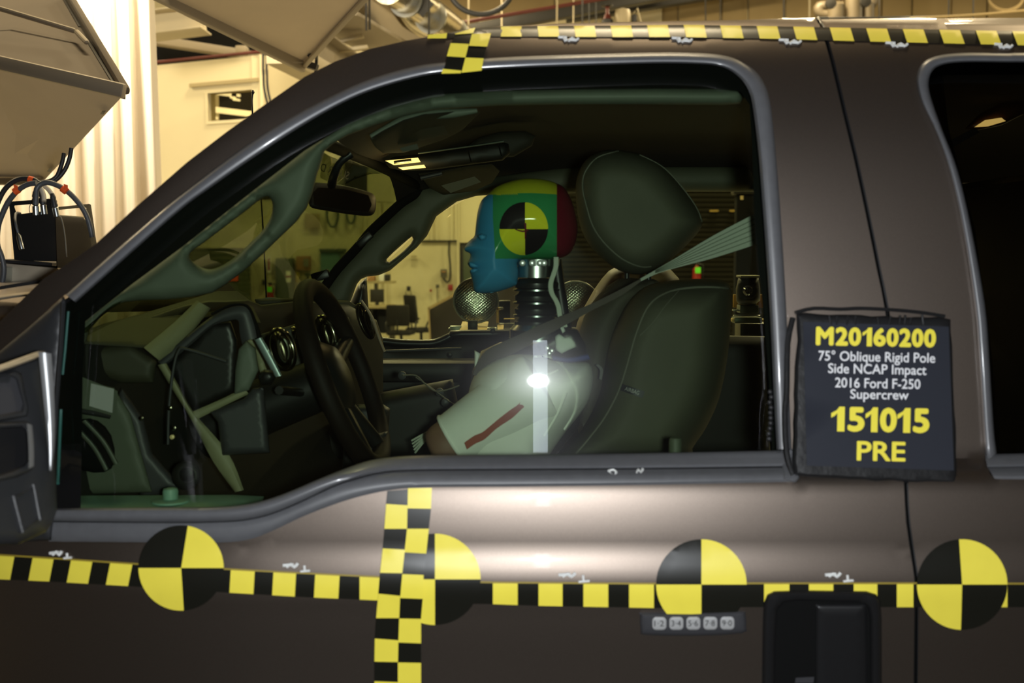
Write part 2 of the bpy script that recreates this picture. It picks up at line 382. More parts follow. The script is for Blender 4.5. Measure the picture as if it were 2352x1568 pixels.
M = dict(
    paint=mat('brown_grey_metallic_paint', (.176, .143, .120), .41, .9, .5, .45, .04, noise=.05, nscale=420),
    trim=mat('satin_grey_rubber', (.115, .117, .125), .40, 0, .6, .2, .1, noise=.06, nscale=60),
    black=mat('black_plastic', (.012, .012, .013), .38), blackm=mat('matt_black', (.006, .006, .006), .85, spec=.1),
    mirror_pl=mat('grained_black_plastic', (.028, .029, .031), .38, bump=.15, bscale=900),
    seal=mat('black_rubber_seal', (.004, .004, .004), .75, spec=.15),
    yellow=mat('yellow_vinyl', (1, .85, .09), .38, noise=.02, nscale=40), tapeb=mat('black_vinyl', (.011, .011, .008), .3),
    card=mat('dark_laminated_card', (.032, .035, .046), .28), ducttape=mat('black_gaffer_tape', (.014, .014, .015), .42, bump=.5, bscale=60),
    letter_y=mat('yellow_print', (1, .86, .08), .4), letter_w=mat('white_print', (.9, .9, .92), .4), chalk=mat('white_chalk', (.85, .86, .84), .9),
    glass=glass('green_tinted_glass', (.60, .68, .56)), glassd=glass('privacy_glass', (.16, .17, .15)), glassw=glass('windscreen_glass', (.21, .245, .125), .3),
    glassp=glass('far_door_glass', (.84, .84, .70)), pane=glass('office_glass', (.45, .42, .3)),
    glassedge=mat('glass_edge', (.03, .11, .09), .2),
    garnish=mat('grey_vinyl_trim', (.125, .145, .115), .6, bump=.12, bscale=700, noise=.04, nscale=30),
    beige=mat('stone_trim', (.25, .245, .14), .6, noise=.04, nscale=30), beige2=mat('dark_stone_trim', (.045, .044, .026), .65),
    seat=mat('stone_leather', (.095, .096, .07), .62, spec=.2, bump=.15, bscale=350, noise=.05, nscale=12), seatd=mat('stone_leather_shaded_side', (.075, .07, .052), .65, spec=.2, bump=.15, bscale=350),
    tan=mat('tan_leather', (.22, .13, .05), .5), thread=mat('seam_thread', (.14, .14, .11), .8),
    dark=mat('charcoal_plastic', (.014, .013, .011), .55), darkb=mat('dark_brown_headliner', (.013, .008, .006), .9), dark2=mat('dark_slate_plastic', (.045, .045, .05), .5),
    chrome=mat('chrome', (.42, .39, .28), .16, 1), steel=mat('machined_steel', (.55, .58, .58), .28, 1), alu=mat('aluminium', (.42, .45, .43), .38, 1), silver=mat('silver_trim', (.34, .42, .42), .35, .3),
    wheel=mat('dark_brown_leather_rim', (.010, .006, .004), .65, spec=.25), webbing=mat('grey_webbing', (.40, .44, .38), .85, bump=.6, bscale=500), webd=mat('brown_grey_webbing', (.085, .07, .06), .8, bump=.5, bscale=500),
    d_blue=mat('blue_head_paint', (.05, .29, .54), .55), d_green=mat('green_head_paint', (.045, .30, .11), .22), d_yel=mat('yellow_head_paint', (.50, .52, .03), .35), d_red=mat('dark_red_head_paint', (.14, .012, .022), .4),
    d_blk=mat('black_marker', (.014, .01, .013), .55, spec=.3), d_yl2=mat('yellow_marker', (.85, .84, .04), .16),
    rubber=mat('black_neck_rubber', (.012, .013, .013), .32), cotton=mat('pale_cotton', (.86, .89, .82), .85, bump=.35, bscale=40, noise=.05, nscale=9), skin_b=mat('brown_vinyl', (.22, .12, .08), .55),
    redchalk=mat('red_chalk', (.36, .09, .05), .9), navy=mat('navy_cloth', (.03, .045, .22), .8), whitepad=mat('white_felt', (.70, .76, .70), .85),
    wire=mat('pale_wire', (.5, .55, .46), .5), lamp_on=mat('lit_lamp_lens', (1, .8, .4), .3, emit=(1, .62, .18), estr=2.6), lamp_lo=mat('dim_lit_lens', (.8, .5, .2), .3, emit=(1, .5, .15), estr=1.4),
    tag=mat('dark_tag', (.02, .02, .03), .5), paper=mat('white_paper', (.8, .8, .78), .7), label=mat('pale_label', (.2, .2, .14), .6),
    lens=mat('pressed_lamp_lens', (.30, .31, .31), .16, 1), lens_rim=mat('lamp_rim', (.2, .2, .19), .35, .8), bracket=mat('gold_anodised_plate', (.62, .42, .12), .35, .6),
    gold=mat('pale_gold_plate', (.85, .66, .32), .45, .2), cambody=mat('camera_black', (.012, .012, .012), .45), glasslens=mat('camera_lens_glass', (.02, .02, .03), .05, 0, .8, 1),
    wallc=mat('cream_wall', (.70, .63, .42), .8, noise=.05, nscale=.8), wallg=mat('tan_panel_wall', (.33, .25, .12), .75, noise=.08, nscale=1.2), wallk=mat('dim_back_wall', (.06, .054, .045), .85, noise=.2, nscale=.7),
    floor=mat('painted_concrete', (.34, .32, .25), .5, noise=.12, nscale=1.5), ceil=mat('roof_deck', (.16, .125, .065), .8, noise=.1, nscale=2),
    beamg=mat('pale_grey_steel', (.27, .23, .165), .55), beamw=mat('cream_steel', (.44, .38, .25), .55), redpipe=mat('red_pipe', (.10, .015, .01), .5), pvc=mat('white_pvc', (.10, .08, .05), .5),
    foil=mat('foil_duct', (.72, .66, .5), .25, 1, bump=.9, bscale=14), fabric=mat('white_hood_fabric', (.62, .53, .42), .85, noise=.05, nscale=3), fabricd=mat('grey_hood_lining', (.11, .085, .06), .8, noise=.05, nscale=3), alubar=mat('hood_frame_bar', (.34, .29, .22), .5, .1),
    curtain=mat('cream_curtain', (.88, .80, .68), .85), cable=mat('black_cable', (.02, .021, .023), .5), cableg=mat('dark_grey_cable', (.07, .075, .08), .45), orange=mat('orange_tag', (.85, .10, .01), .6),
    plate=mat('brushed_block', (.40, .34, .25), .5, .2), shutter=mat('dark_shutter', (.009, .008, .004), .8, spec=.15), darkop=mat('dark_green_panel', (.06, .075, .03), .7), cab=mat('green_steel_cabinet', (.075, .10, .065), .5),
    cardboard=mat('cardboard', (.36, .19, .08), .8), blue=mat('blue_blind', (.11, .23, .24), .7), red=mat('red_enamel', (.30, .02, .015), .4), lime=mat('lime_tag', (.16, .9, .05), .6), wood=mat('pale_wood_edge', (.46, .34, .17), .6),
    pinboard=mat('dark_board', (.028, .022, .014), .8), desk=mat('pale_desk', (.40, .33, .18), .5), chairf=mat('black_chair_fabric', (.012, .011, .010), .8), amber=mat('amber_lens', (.4, .1, .02), .3),
    yel2=mat('faded_yellow', (.55, .40, .05), .6), phone=mat('grey_phone_box', (.11, .10, .075), .5), mirrorg=mat('mirror_glass', (.5, .45, .4), .03, 1),
    tube=mat('lit_streak_strip', (1, 1, 1), .3, emit=(.72, .84, 1), estr=9))
M['keyg'] = mat('pale_key_rubber', (.42, .42, .42), .5); M['gold_l'] = mat('thin_yellow_edge', (.34, .25, .03), .5)
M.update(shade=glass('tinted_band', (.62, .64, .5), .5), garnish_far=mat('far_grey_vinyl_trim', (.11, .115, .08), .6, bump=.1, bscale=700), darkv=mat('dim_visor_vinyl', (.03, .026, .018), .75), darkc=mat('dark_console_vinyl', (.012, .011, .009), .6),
    label_d=mat('dim_printed_label', (.06, .058, .045), .7), label_d2=mat('dim_printed_label_far', (.12, .11, .07), .7), darkmir=mat('dim_mirror_glass', (.012, .008, .006), .1, spec=.15), black2=mat('black_moulding', (.010, .010, .010), .42),
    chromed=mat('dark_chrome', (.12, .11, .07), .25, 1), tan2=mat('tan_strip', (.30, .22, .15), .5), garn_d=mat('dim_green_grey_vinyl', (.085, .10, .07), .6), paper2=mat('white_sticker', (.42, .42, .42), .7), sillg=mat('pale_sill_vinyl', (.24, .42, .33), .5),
    dark2b=mat('dark_box', (.028, .028, .03), .5), wire2=mat('dim_wire', (.14, .125, .09), .5), lampbrown=mat('amber_reflection_body', (.10, .045, .02), .3), steeld=mat('dark_steel', (.26, .29, .29), .25, 1), yelp=mat('amber_plate', (.50, .26, .03), .5), alu2=mat('dim_aluminium', (.14, .17, .16), .4, .6),
    boxside=mat('dark_brown_housing', (.012, .009, .006), .7, spec=.15), wire3=mat('pale_cable', (.50, .45, .36), .5))
M['mirror_highlight'] = mat('black_plastic_highlight', (.30, .305, .31), .36, .5, spec=.6)  # pale colour carries the flash highlight on the black mirror plastic
M['dark_plate'] = mat('dark_added_plate', (.035, .034, .03), .55, noise=.2, nscale=2)
M['lamp_w'] = mat('office_light_diffuser', (1, .9, .7), .4, emit=(1, .84, .48), estr=1.7)
# ================================================================ the hall
def structure(o, label=None): return tag(o, label, None, None, 'structure')
structure(box('floor', (2, 9.5, -.1), (34, 36, .2), M['floor']), None)
structure(box('floor_dark_added', (2, -2.8, .01), (33, 8.6, .02), M['dark_plate']))  # unseen plate added to darken what the lower door reflects
structure(box('ceiling', (2, 9.5, 9.0), (34, 36, .2), M['ceil']))
structure(box('wall_rear', (2, -8.4, 4.5), (34, .2, 9), M['wallk']))
structure(box('wall_left', (-14.9, 9.5, 4.5), (.2, 36, 9), M['wallk']))
structure(box('wall_right', (18.9, 9.5, 4.5), (.2, 36, 9), M['wallk']))
YW = 26.0
wf = structure(box('wall_far', (2, YW + .1, 4.5), (34, .2, 9), M['wallc']))
# tan sheet panels of the upper far wall, each a piece of its own
rows = [(1010, 1272), (1275, 1400), (1403, 1555), (1558, 1655), (1658, 1715), (1718, 1800), (1803, 1925), (1928, 2020), (2024, 2090), (2093, 2180), (2183, 2262), (2265, 2360)]
for i, (a, b) in enumerate(rows):
    pa, pb = P(a, 100, YW - .05), P(b, 100, YW - .05); top = 8.85
    box('panel', ((pa.x + pb.x) / 2, YW - .05 - .03 * (i % 2), (6.35 + top) / 2), (pb.x - pa.x, .06, top - 6.35), M['wallg'], wf, bev=.012)
for i, (a, b) in enumerate(((1100, 1200), (1203, 1382), (1386, 1520))):   # lighter lower panels
    pa, pb = P(a, 60, YW - .14), P(b, 60, YW - .14)
    box('panel', ((pa.x + pb.x) / 2, YW - .14, 6.35 + .35 + .07 * i), (pb.x - pa.x, .06, 1.2), M['wallc'], wf, bev=.012)
for px in (884, 872, 838):                                                # pipes on the wall seen through the windscreen
    p = P(px, 500, YW - .05); tube('conduit', [(p.x, p.y, .4), (p.x, p.y, 6)], .035, M['wallc'], wf)
for px in (991, 1003, 1038, 1048, 1054):
    p = P(px, 500, YW - .05); tube('conduit', [(p.x, p.y, 2.3), (p.x, p.y, 6)], .028, M['wallc'], wf)
a, b = P(966, 553, YW - .04), P(1062, 553, YW - .04)
box('ledge', ((a.x + b.x) / 2, YW - .04, a.z), (b.x - a.x, .08, .03), M['dark'], wf)
# two-storey office block, convex corner towards the lens
C0 = P(600, 126, 16.0); L1 = P(340, 153, 16.95); R1 = P(760, 195, 18.4)
ZM = ZC + .87
def wallslab(name, A, B, ztop, t, mt):
    d = (B - A); d.z = 0; n = V((d.y, -d.x, 0)).normalized()
    if n.y < 0: n = -n
    q = [V((A.x, A.y, ZM)), V((B.x, B.y, ZM)), V((B.x, B.y, ztop)), V((A.x, A.y, ztop))]
    v = q + [p + n * t for p in q]
    return mk(name, v, [(0, 1, 2, 3), (7, 6, 5, 4), (0, 4, 5, 1), (1, 5, 6, 2), (2, 6, 7, 3), (3, 7, 4, 0)], mt, None, smooth=False)
def wallhole(name, A, B, ztop, t, hole, mt):
    """wall from A to B with one rectangular opening (u0, u1, z0, z1)"""
    d = B - A; d.z = 0; L = d.length; d = d / L; n = V((d.y, -d.x, 0)); n = n if n.y > 0 else -n
    us = [0, hole[0], hole[1], L]; zs = [ZM, hole[2], hole[3], ztop]; g = []
    for i in range(3):
        for j in range(3):
            if i == 1 and j == 1: continue
            q = [V((A.x, A.y, 0)) + d * us[a] + V((0, 0, zs[b])) for a, b in ((i, j), (i + 1, j), (i + 1, j + 1), (i, j + 1))]
            g.append((q + [p + n * t for p in q], [(0, 1, 2, 3), (7, 6, 5, 4), (0, 4, 5, 1), (1, 5, 6, 2), (2, 6, 7, 3), (3, 7, 4, 0)]))
    v, f = join(*g); return mk(name, v, f, mt, None, smooth=False), d, n
Lx = V((L1.x, L1.y, 0)) + (V((L1.x, L1.y, 0)) - V((C0.x, C0.y, 0))) * 1.6
def at_wall(px, py, A, d):                                                # where the sight line meets the office front
    r = V(ray(px, py)); nx = V((d.y, -d.x, 0)); t = nx.dot(V((A.x, A.y, 0)) - V((0, 0, 0))) / nx.dot(r); return V((r.x * t, r.y * t, ZC + r.z * t))
d0 = (Lx - V((C0.x, C0.y, 0))).normalized()
w1, w2 = at_wall(582, 206, C0, d0), at_wall(479, 279, C0, d0)
u1, u2 = (w1 - C0).dot(d0), (w2 - C0).dot(d0)
ow, d0, n0 = wallhole('wall_office_front', C0, Lx, C0.z, .15, (u1, u2, w2.z, w1.z), M['wallc']); structure(ow)
structure(wallslab('wall_office_side', C0, V((R1.x + .9, R1.y + 2.2, 0)), C0.z, .15, M['wallc']))
# its window
wi = bpy.data.objects.new('window_1', None); COL.objects.link(wi); wi.location = C0 + d0 * u1; tag(wi, None, None, None, 'structure')
def ow_pt(u, z, o): return V((C0.x, C0.y, 0)) + d0 * u + V((0, 0, z)) - n0 * o
def obox(name, u0, u1_, z0, z1, o0, o1, mt, par):
    q = [ow_pt(u, z, o) for o in (o0, o1) for u, z in ((u0, z0), (u1_, z0), (u1_, z1), (u0, z1))]
    return mk(name, q, [(0, 1, 2, 3), (7, 6, 5, 4), (0, 4, 5, 1), (1, 5, 6, 2), (2, 6, 7, 3), (3, 7, 4, 0)], mt, par, smooth=False)
z0, z1 = w2.z, w1.z
obox('pane', u1, u2, z0, z1, -.06, -.05, M['pane'], wi)
for a in ((u1 - .03, u2 + .06, z1, z1 + .03), (u1 - .03, u2 + .03, z0 - .04, z0), (u1 - .03, u1, z0, z1), (u2, u2 + .03, z0, z1)): obox('frame', *a, -.04, .02, M['wallc'], wi)
obox('head_strip', u1 - .12, u2 + .3, z1 + .1, z1 + .15, 0, .05, M['desk'], wi)
bk = structure(obox('wall_office_inside', u1 - .1, u2 + 2, ZM, C0.z, -2.6, -2.5, M['dark'], None))
for k, (px, py, w_, h_, dz) in enumerate(((510, 214, .34, .09, 0), (535, 224, .1, .04, 0), (548, 219, .06, .05, 0), (543, 229, .13, .04, 0), (520, 255, .95, .12, 0), (488, 270, .2, .05, 0))):
    p = P(px, py, 17.6)                                                   # lit fittings of the office behind the glass
    t = tag(box('office_light', p, (w_ * .8, .05, h_ * .7), M['lamp_w'], rot=Matrix.Rotation(.12, 3, 'Y')), ['large skewed ceiling light at the top of the lit office window', 'small left-hand light spot below the top light in the office window', 'tiny round light spot near the middle of the office window', 'small slanted light spot below two others in the office window',
        'long slanted ceiling light crossing the lower office window', 'small light at the lower left corner of the office window'][k], 'light', 'lights behind the office window')
# cream edge trim on the office corner and dark gap above
structure(tube('trim_1', [C0 + V((0, -.01, 0)), V((C0.x, C0.y - .01, ZM))], .035, M['wallc']))
structure(tube('trim_2', [C0 + V((0, -.02, .04)), Lx + V((0, -.02, C0.z + .04))], .022, M['redpipe']))
# dark deck and steel above the office
def bar(name, a, b, wd, ht, mt, par=None, **k):
    a, b = V(a), V(b); d = b - a; L = d.length; R = d.to_track_quat('Y', 'Z').to_matrix()
    return box(name, (a + b) / 2, (wd, L, ht), mt, par, R, k.pop('bev', .01), **k)
def ibeam(name, a, b, wd, ht, mt, label, cat='beam', group=None):
    a, b = V(a), V(b); d = b - a; R = d.to_track_quat('Y', 'Z').to_matrix(); c = (a + b) / 2; L = d.length
    r = thing(name, label, cat, c, group)
    box('web', c, (wd * .12, L, ht), mt, r, R)
    for s in (1, -1): box('flange', c + R @ V((0, 0, s * ht / 2)), (wd, L, ht * .07), mt, r, R, bev=.004)
    return r
ibeam('steel_beam', P(330, 62, 14), P(470, 45, 14), .5, .26, M['beamw'], 'cream steel beam beside the curtain top, above the dark gap')
tag(bar('roof_truss', P(350, 92, 17), P(720, 150, 20), .2, .12, M['beamg']), 'thin grey roof member crossing the dark gap above the office', 'beam')
tag(bar('dark_roof_void', P(330, 108, 19.0), P(720, 118, 19.0), .3, .72, M['blackm']), 'black ceiling void above the office wall, beside the curtain', 'ceiling void')
tag(box('ceiling_fixture', P(556, 116, 17.0), (.16, .2, .12), M['beamg'], bev=.02), 'small grey box fixed in the dark gap above the office wall', 'fixture')
ibeam('crane_girder', P(735, -40, 12), P(990, 118, 19), .75, .62, M['beamg'], 'wide pale grey crane girder slanting down behind the truck roof')
ibeam('crane_girder', P(690, 90, 11), P(830, 178, 15), .3, .3, M['beamg'], 'short pale girder below the corner of the second light hood')
tag(bar('beam', P(640, 120, 10.3), P(800, 205, 12.3), .24, .2, M['beamw']), 'cream beam dropping behind the windscreen pillar', 'beam')
tag(bar('beam', P(770, 20, 19.5), P(960, 105, 24), .2, .5, M['beamw']), 'cream steel beam running below the wide girder', 'beam')
for k, (x0, y0, x1, y1) in enumerate(((760, 102, 835, 82), (772, 118, 845, 108))): tag(bar('strip_light', P(x0, y0, 13.2), P(x1, y1, 13.2), .09, .045, M['beamw']), ['upper pale strip light below the wide girder', 'lower pale strip light below the wide girder'][k], 'light', 'strip lights below the girder')
for a, b, mt, lb in (((1000, 62, 20), (1500, -22, 20), M['redpipe'], 'long dark red sprinkler pipe under the roof'), ((960, 52, 18), (1010, 40, 18), M['redpipe'], 'short dark red pipe left of the foil duct')):
    tag(tube('sprinkler_pipe', [P(*a), P(*b)], .032, mt), lb, 'pipe')
for i, (a, b) in enumerate((((1030, 80, 24), (1560, -20, 24)), ((1300, 40, 25), (1800, -40, 25)))):
    tag(bar('purlin', P(*a), P(*b), .3, .22, M['dark']), ['dark roof purlin above the roof tape', 'dark roof purlin above the highlight on the truck roof'][i], 'beam', 'dark roof purlins')
# foil-covered duct
r = thing('foil_duct', 'crinkled silver foil duct slanting under the roof', 'duct', P(990, 30, 14))
dv = [P(890, -30, 13), P(950, 5, 14), P(1010, 45, 15), P(1070, 95, 16)]
tube('duct_body', dv, [.19, .19, .19, .19], M['foil'], r, n=20, sub=6)
for t in (.2, .5, .8):
    c = V(dv[0]).lerp(V(dv[-1]), t); dd = (V(dv[-1]) - V(dv[0])).normalized(); lathe('strap', [(.2, -.02), (.205, -.02), (.205, .02), (.2, .02)], c, M['steel'], r, dd, 24)
tube('branch', [P(905, 0, 14), P(935, 45, 14.6), P(975, 70, 15)], .1, M['foil'], r, n=14, sub=4)
box('flange_plate', P(972, 14, 13.6), (.16, .04, .2), M['dark'], r, Matrix.Rotation(.7, 3, 'Y'))
# rods hanging from the roof
RODS = ('black rod left of the roof checker, over the foil duct', 'pale rod behind the roof checker', 'pale rod over the first yellow roof square', 'pale rod nearest the left end of the roof highlight', 'faint pale rod over the left of the roof highlight', 'black rod left of the brass valve', 'thin dark rod, left of a close pair by the brass valve', 'thin dark rod, right of a close pair by the brass valve',
    'black rod behind the right end of the roof highlight', 'dark rod on the tan wall panels past the roof highlight', 'black rod over the tape left of the door seam', 'pale rod just left of the white pipes', 'dark rod just right of the white pipes', 'dark rod over the rear window corner', 'dark rod left of the coiled wall hose', 'black rod by the second hood, left of a close pair', 'black rod by the second hood, right of a close pair')
for k, (px, y1, D, mt) in enumerate(((986, 82, 13.2, 'cable'), (1077, 66, 17, 'beamw'), (1153, 62, 22, 'beamw'), (1280, 58, 19, 'beamw'), (1318, 56, 23, 'beamw'), (1338, 52, 17, 'cable'), (1352, 50, 23.3, 'cable'), (1368, 50, 23.3, 'cable'), (1620, 50, 20, 'cable'), (1655, 44, 24, 'cable'), (1800, 42, 18, 'cable'), (1860, 42, 20, 'beamw'), (2020, 46, 22, 'cable'), (2180, 44, 19, 'cable'), (2236, 46, 20, 'cable'), (840, 40, 12.2, 'cable'), (848, 38, 12.3, 'cable'))):
    tag(tube('hanger_rod', [P(px, -45, D), P(px + random.uniform(-2, 2), y1 + 30, D)], .012 if mt == 'cable' else .016, M[mt], n=6), RODS[k], 'rod', 'hanger rods under the roof')
tag(tube('cable_loop', [P(1030 + 75 + 75 * math.cos(a), -35 + 68 * math.sin(a), 12) for a in [PI * i / 14 for i in range(15)]], .028, M['cable'], sub=2), 'thick black cable loop hanging above the checkered roof tape', 'cable')
# valves and white pipes over the roof edge
r = thing('valve', 'brass and black valve standing on the wall ledge above the roof highlight', 'valve', P(1395, 45, 20)); c = P(1395, 46, 20)
lathe('stem', [(.06, -.02), (.08, .0), (.05, .08), (.03, .12), (.03, .2), (.05, .22)], c, M['redpipe'], r, n=12); lathe('handwheel', [(.03, .22), (.1, .23), (.1, .25), (.03, .26)], c, M['dark'], r, n=14); lathe('body', [(.03, -.12), (.1, -.08), (.1, 0), (.05, .03)], c, M['cable'], r, n=12)
r = thing('pressure_tank', 'small white tank with a valve right of the brass valve', 'tank', P(1432, 45, 20)); c = P(1430, 46, 20)
lathe('body', [(.02, .2), (.12, .17), (.14, .1), (.14, -.1), (.1, -.16)], c, M['beamw'], r, n=16); lathe('valve', [(.02, -.06), (.05, -.04), (.05, .08), (.02, .1)], c + V((.2, 0, 0)), M['cable'], r, n=10); tube('pipe', [c + V((.18, 0, .1)), c + V((.25, 0, .2)), c + V((.33, 0, -.1))], .012, M['beamw'], r)
for k, (px, y0, rr, lb) in enumerate(((1921, 12, .165, 'fat white pipe stub nearest the roof seam'), (1962, -40, .165, 'tall white pipe behind the roof seam'), (1995, 8, .11, 'thinner white pipe right of the tall one'))):
    tag(tube('white_pipe', [P(px, y0, 21.75), P(px, 823, 21.75)], rr * .95, M['pvc'], n=16), lb, 'pipe', 'white pipes above the roof seam')
tag(tube('pipe_elbow', [P(1905, 35, 22.3), P(1886, 32, 22.3), P(1880, 22, 22.3), P(1888, 14, 22.3), P(1935, 15, 22.3)], .1, M['pvc'], n=12, sub=3), 'curved white pipe elbow left of the pipe stubs', 'pipe')
tag(tube('pipe_elbow', [P(1968, 12, 22.4), P(1998, 12, 22.4), P(2005, 6, 22.4), P(2003, -8, 22.4)], .09, M['pvc'], n=12, sub=3), 'curved white pipe elbow right of the tall pipe', 'pipe')
for k, (px, py) in enumerate(((1908, 8), (1988, 4))): tag(lathe('pipe_valve', [(.02, -.05), (.1, -.04), (.1, .04), (.02, .05)], P(px, py, 21.45), M['dark'], axis=(0, 1, 0), n=12), ['round dark valve on the left white elbow', 'round dark valve on the right white elbow'][k], 'valve')
tag(tube('hose_coil', [P(2310 + 40 * math.cos(a) * (1 + .04 * math.sin(3 * a)), -14 + 36 * math.sin(a) + a * .35, 23) for a in [.3 * i for i in range(64)]], .018, M['wallg'], n=5), 'coiled hose hung high on the wall above the rear door', 'hose')
tag(tube('roof_cable', [P(1880, 42, 21), P(2060, 40, 21), P(2200, 36, 20), P(2370, 24, 19)], .02, M['cable'], sub=4), 'thin dark cable sagging along the wall above the rear window', 'cable')
tag(tube('roof_cable', [P(2090, 42, 19), P(2240, 34, 18), P(2380, 22, 17)], .02, M['wallg'], sub=4), 'pale pipe climbing along the wall above the rear window', 'pipe')

# ---- light hoods, curtain
def hull(name, quads, t, mt, par, **k):
    """thick sheet from a corner list in space"""
    pts = [V(p) for p in quads]; n = (pts[1] - pts[0]).cross(pts[2] - pts[0]).normalized()
    if n.y < 0: n = -n
    N = len(pts); v = pts + [p + n * t for p in pts]
    return mk(name, v, [tuple(range(N)), tuple(N + i for i in reversed(range(N)))] + [(i, (i + 1) % N, N + (i + 1) % N, N + i) for i in range(N)], mt, par, smooth=False)
A_ = P(289, 209, 4.0); 
h = thing('light_hood', 'large hanging light hood with a grey lining, left edge, beside the curtain', 'light hood', A_)
hull('side_sheet', [P(-60, 118, 4.15), P(289, 209, 4.0), P(160, -10, 5.4), P(-60, -10, 5.6)], .03, M['fabricd'], h)
hull('bottom_sheet', [P(-60, 128, 4.12), P(286, 216, 3.98), P(98, 418, 4.9), P(-60, 415, 5.0)], .03, M['fabric'], h)
bar('frame_bar', P(-60, 131, 4.06), P(287, 210, 3.94), .03, .05, M['alubar'], h); bar('frame_bar', P(289, 209, 3.95), P(152, -24, 5.36), .03, .03, M['fabricd'], h); bar('frame_bar', P(-60, 416, 4.95), P(100, 418, 4.85), .03, .03, M['alubar'], h)
bar('rib', P(-60, 2, 4.6), P(175, 72, 4.55), .02, .02, M['alubar'], h); bar('rib', P(175, 72, 4.55), P(200, 98, 4.4), .02, .02, M['alubar'], h)
strip('rib_seam', [(140, -10), (180, 60)], [(146, -10), (186, 60)], plane3((289, 209, 3.98), (-60, 118, 4.13), (160, -10, 5.38)), M['black'], h, thick=.01, smoothcurve=False)
strip('rib_seam', [(200, 95), (262, 196)], [(205, 93), (267, 194)], plane3((289, 209, 3.98), (-60, 118, 4.13), (160, -10, 5.38)), M['black'], h, thick=.01, smoothcurve=False)
pb_ = plane3((-60, 128, 4.09), (286, 216, 3.95), (98, 418, 4.87))
for px, py in ((236, 258), (114, 390)): panel('clip', [(px - 6, py + 4), (px - 1, py - 4), (px + 7, py - 4), (px + 2, py + 5)], [], lambda x, y: pb_(x, y) - .01, .012, M['black'], h, step=20)
B_ = P(695, 158, 5.7)
h = thing('light_hood', 'large hanging light hood with pale fabric underside, above the windscreen pillar', 'light hood', B_)
hull('bottom_sheet', [P(372, -12, 4.5), P(850, -20, 4.7), P(697, 152, 5.7)], .04, M['fabric'], h)
bar('frame_bar', P(355, -18, 4.46), P(697, 153, 5.64), .03, .06, M['alubar'], h); bar('frame_bar', P(696, 154, 5.64), P(858, -24, 4.66), .03, .02, M['alubar'], h)
hull('side_sheet', [P(340, -20, 4.55), P(360, -40, 4.6), P(700, 147, 5.74), P(690, 158, 5.72)], .03, M['alubar'], h)
box('clip', P(712, 127, 5.5), (.022, .02, .012), M['black'], h, Matrix.Rotation(-.7, 3, 'Y')); box('corner_block', P(712, 150, 5.75), (.075, .06, .03), M['dark'], h, Matrix.Rotation(.3, 3, 'Y'))
tag(tube('hood_cable', [P(727, 95, 5.6), P(727, 135, 5.9), P(725, 180, 5.9)], .008, M['cable']), 'short black cable dangling beside the corner of the second light hood', 'cable')
for dx in (0, 8): tag(tube('office_cable', [P(604 + dx, -610, 15.2), P(604 + dx, 100, 15.2), P(605 + dx, 160, 15.2), P(607 + dx, 205, 15.2), P(618 + dx, 250, 15.2)], .016, M['cable'], sub=4), ['left one of two black cables hanging down the office corner', 'right one of two black cables hanging down the office corner'][dx > 0], 'cable', 'cables on the office corner')
# pleated curtain
def curtain(name, x0, x1, ytop, ybot, Y, lean, npl, amp, mt, label):
    nu, nv = npl * 10, 24; v = []
    for j in range(nv + 1):
        t = j / nv
        for i in range(nu + 1):
            s = i / nu; px = lerp(x0, x1, s) + lean * t * s; py = lerp(ytop, ybot, t)
            ph = s * npl * 2 * PI + .5 * math.sin(s * 9) + .35 * math.sin(t * 2.2 + s * 14)
            v.append(P(px, py, Y + amp * (.7 + .3 * math.sin(s * 23)) * (math.sin(ph) + .35 * math.sin(2 * ph + 1)) * (.5 + .5 * t)))
    n = len(v); v = v + [p + V((0, .006, 0)) for p in v]; f = []
    for j in range(nv):
        for i in range(nu):
            a = j * (nu + 1) + i; q = (a, a + 1, a + nu + 2, a + nu + 1); f += [q, tuple(n + k for k in reversed(q))]
    for i in range(nu): b = nv * (nu + 1) + i; f += [(i, i + 1, n + i + 1, n + i), (b, b + 1, n + b + 1, n + b)]
    for j in range(nv): a = j * (nu + 1); f += [(a, a + nu + 1, n + a + nu + 1, n + a), (a + nu, a + 2 * nu + 1, n + a + 2 * nu + 1, n + a + nu)]
    return tag(mk(name, v, f, mt, None, angle=80), label, 'curtain')
curtain('curtain', -160, 352, -60, 760, 7.6, 32, 11, .065, M['curtain'], 'tall cream pleated curtain hanging behind the light hood, brightly lit at the top')

# ---- things on and along the far wall, seen through the cab
def wallbox(name, x0, y0, x1, y1, D, dep, mt, label, cat, group=None, bev=.01, par=None):
    a, b = P(x0, y0, D), P(x1, y1, D); o = box(name, ((a.x + b.x) / 2, D, (a.z + b.z) / 2), (abs(b.x - a.x), dep, abs(b.z - a.z)), mt, par, bev=bev)
    if par is None: tag(o, label, cat, group)
    return o
D = YW - .12
r = thing('electrical_cabinet', 'tall green steel electrical cabinet on the wall below the windscreen mirror', 'cabinet', P(656, 690, D)); wallbox('body', 634, 593, 676, 700, D, .22, M['cab'], 0, 0, par=r); wallbox('door', 637, 597, 673, 690, D - .12, .02, M['cab'], 0, 0, par=r); wallbox('warning_label', 657, 622, 668, 648, D - .14, .01, M['letter_w'], 0, 0, par=r, bev=0); wallbox('warning_stripe', 657, 633, 668, 637, D - .15, .01, M['red'], 0, 0, par=r, bev=0); wallbox('conduit', 655, 520, 659, 594, D, .05, M['wallc'], 0, 0, par=r)
wallbox('cardboard_box', 682, 588, 713, 620, D, .21, M['cardboard'], 'small brown box fixed on the wall right of the green cabinet', 'box')
wallbox('notice_board', 697, 594, 709, 612, D - .16, .02, M['label'], 'pale notice on the front of the brown wall box', 'notice', bev=0)
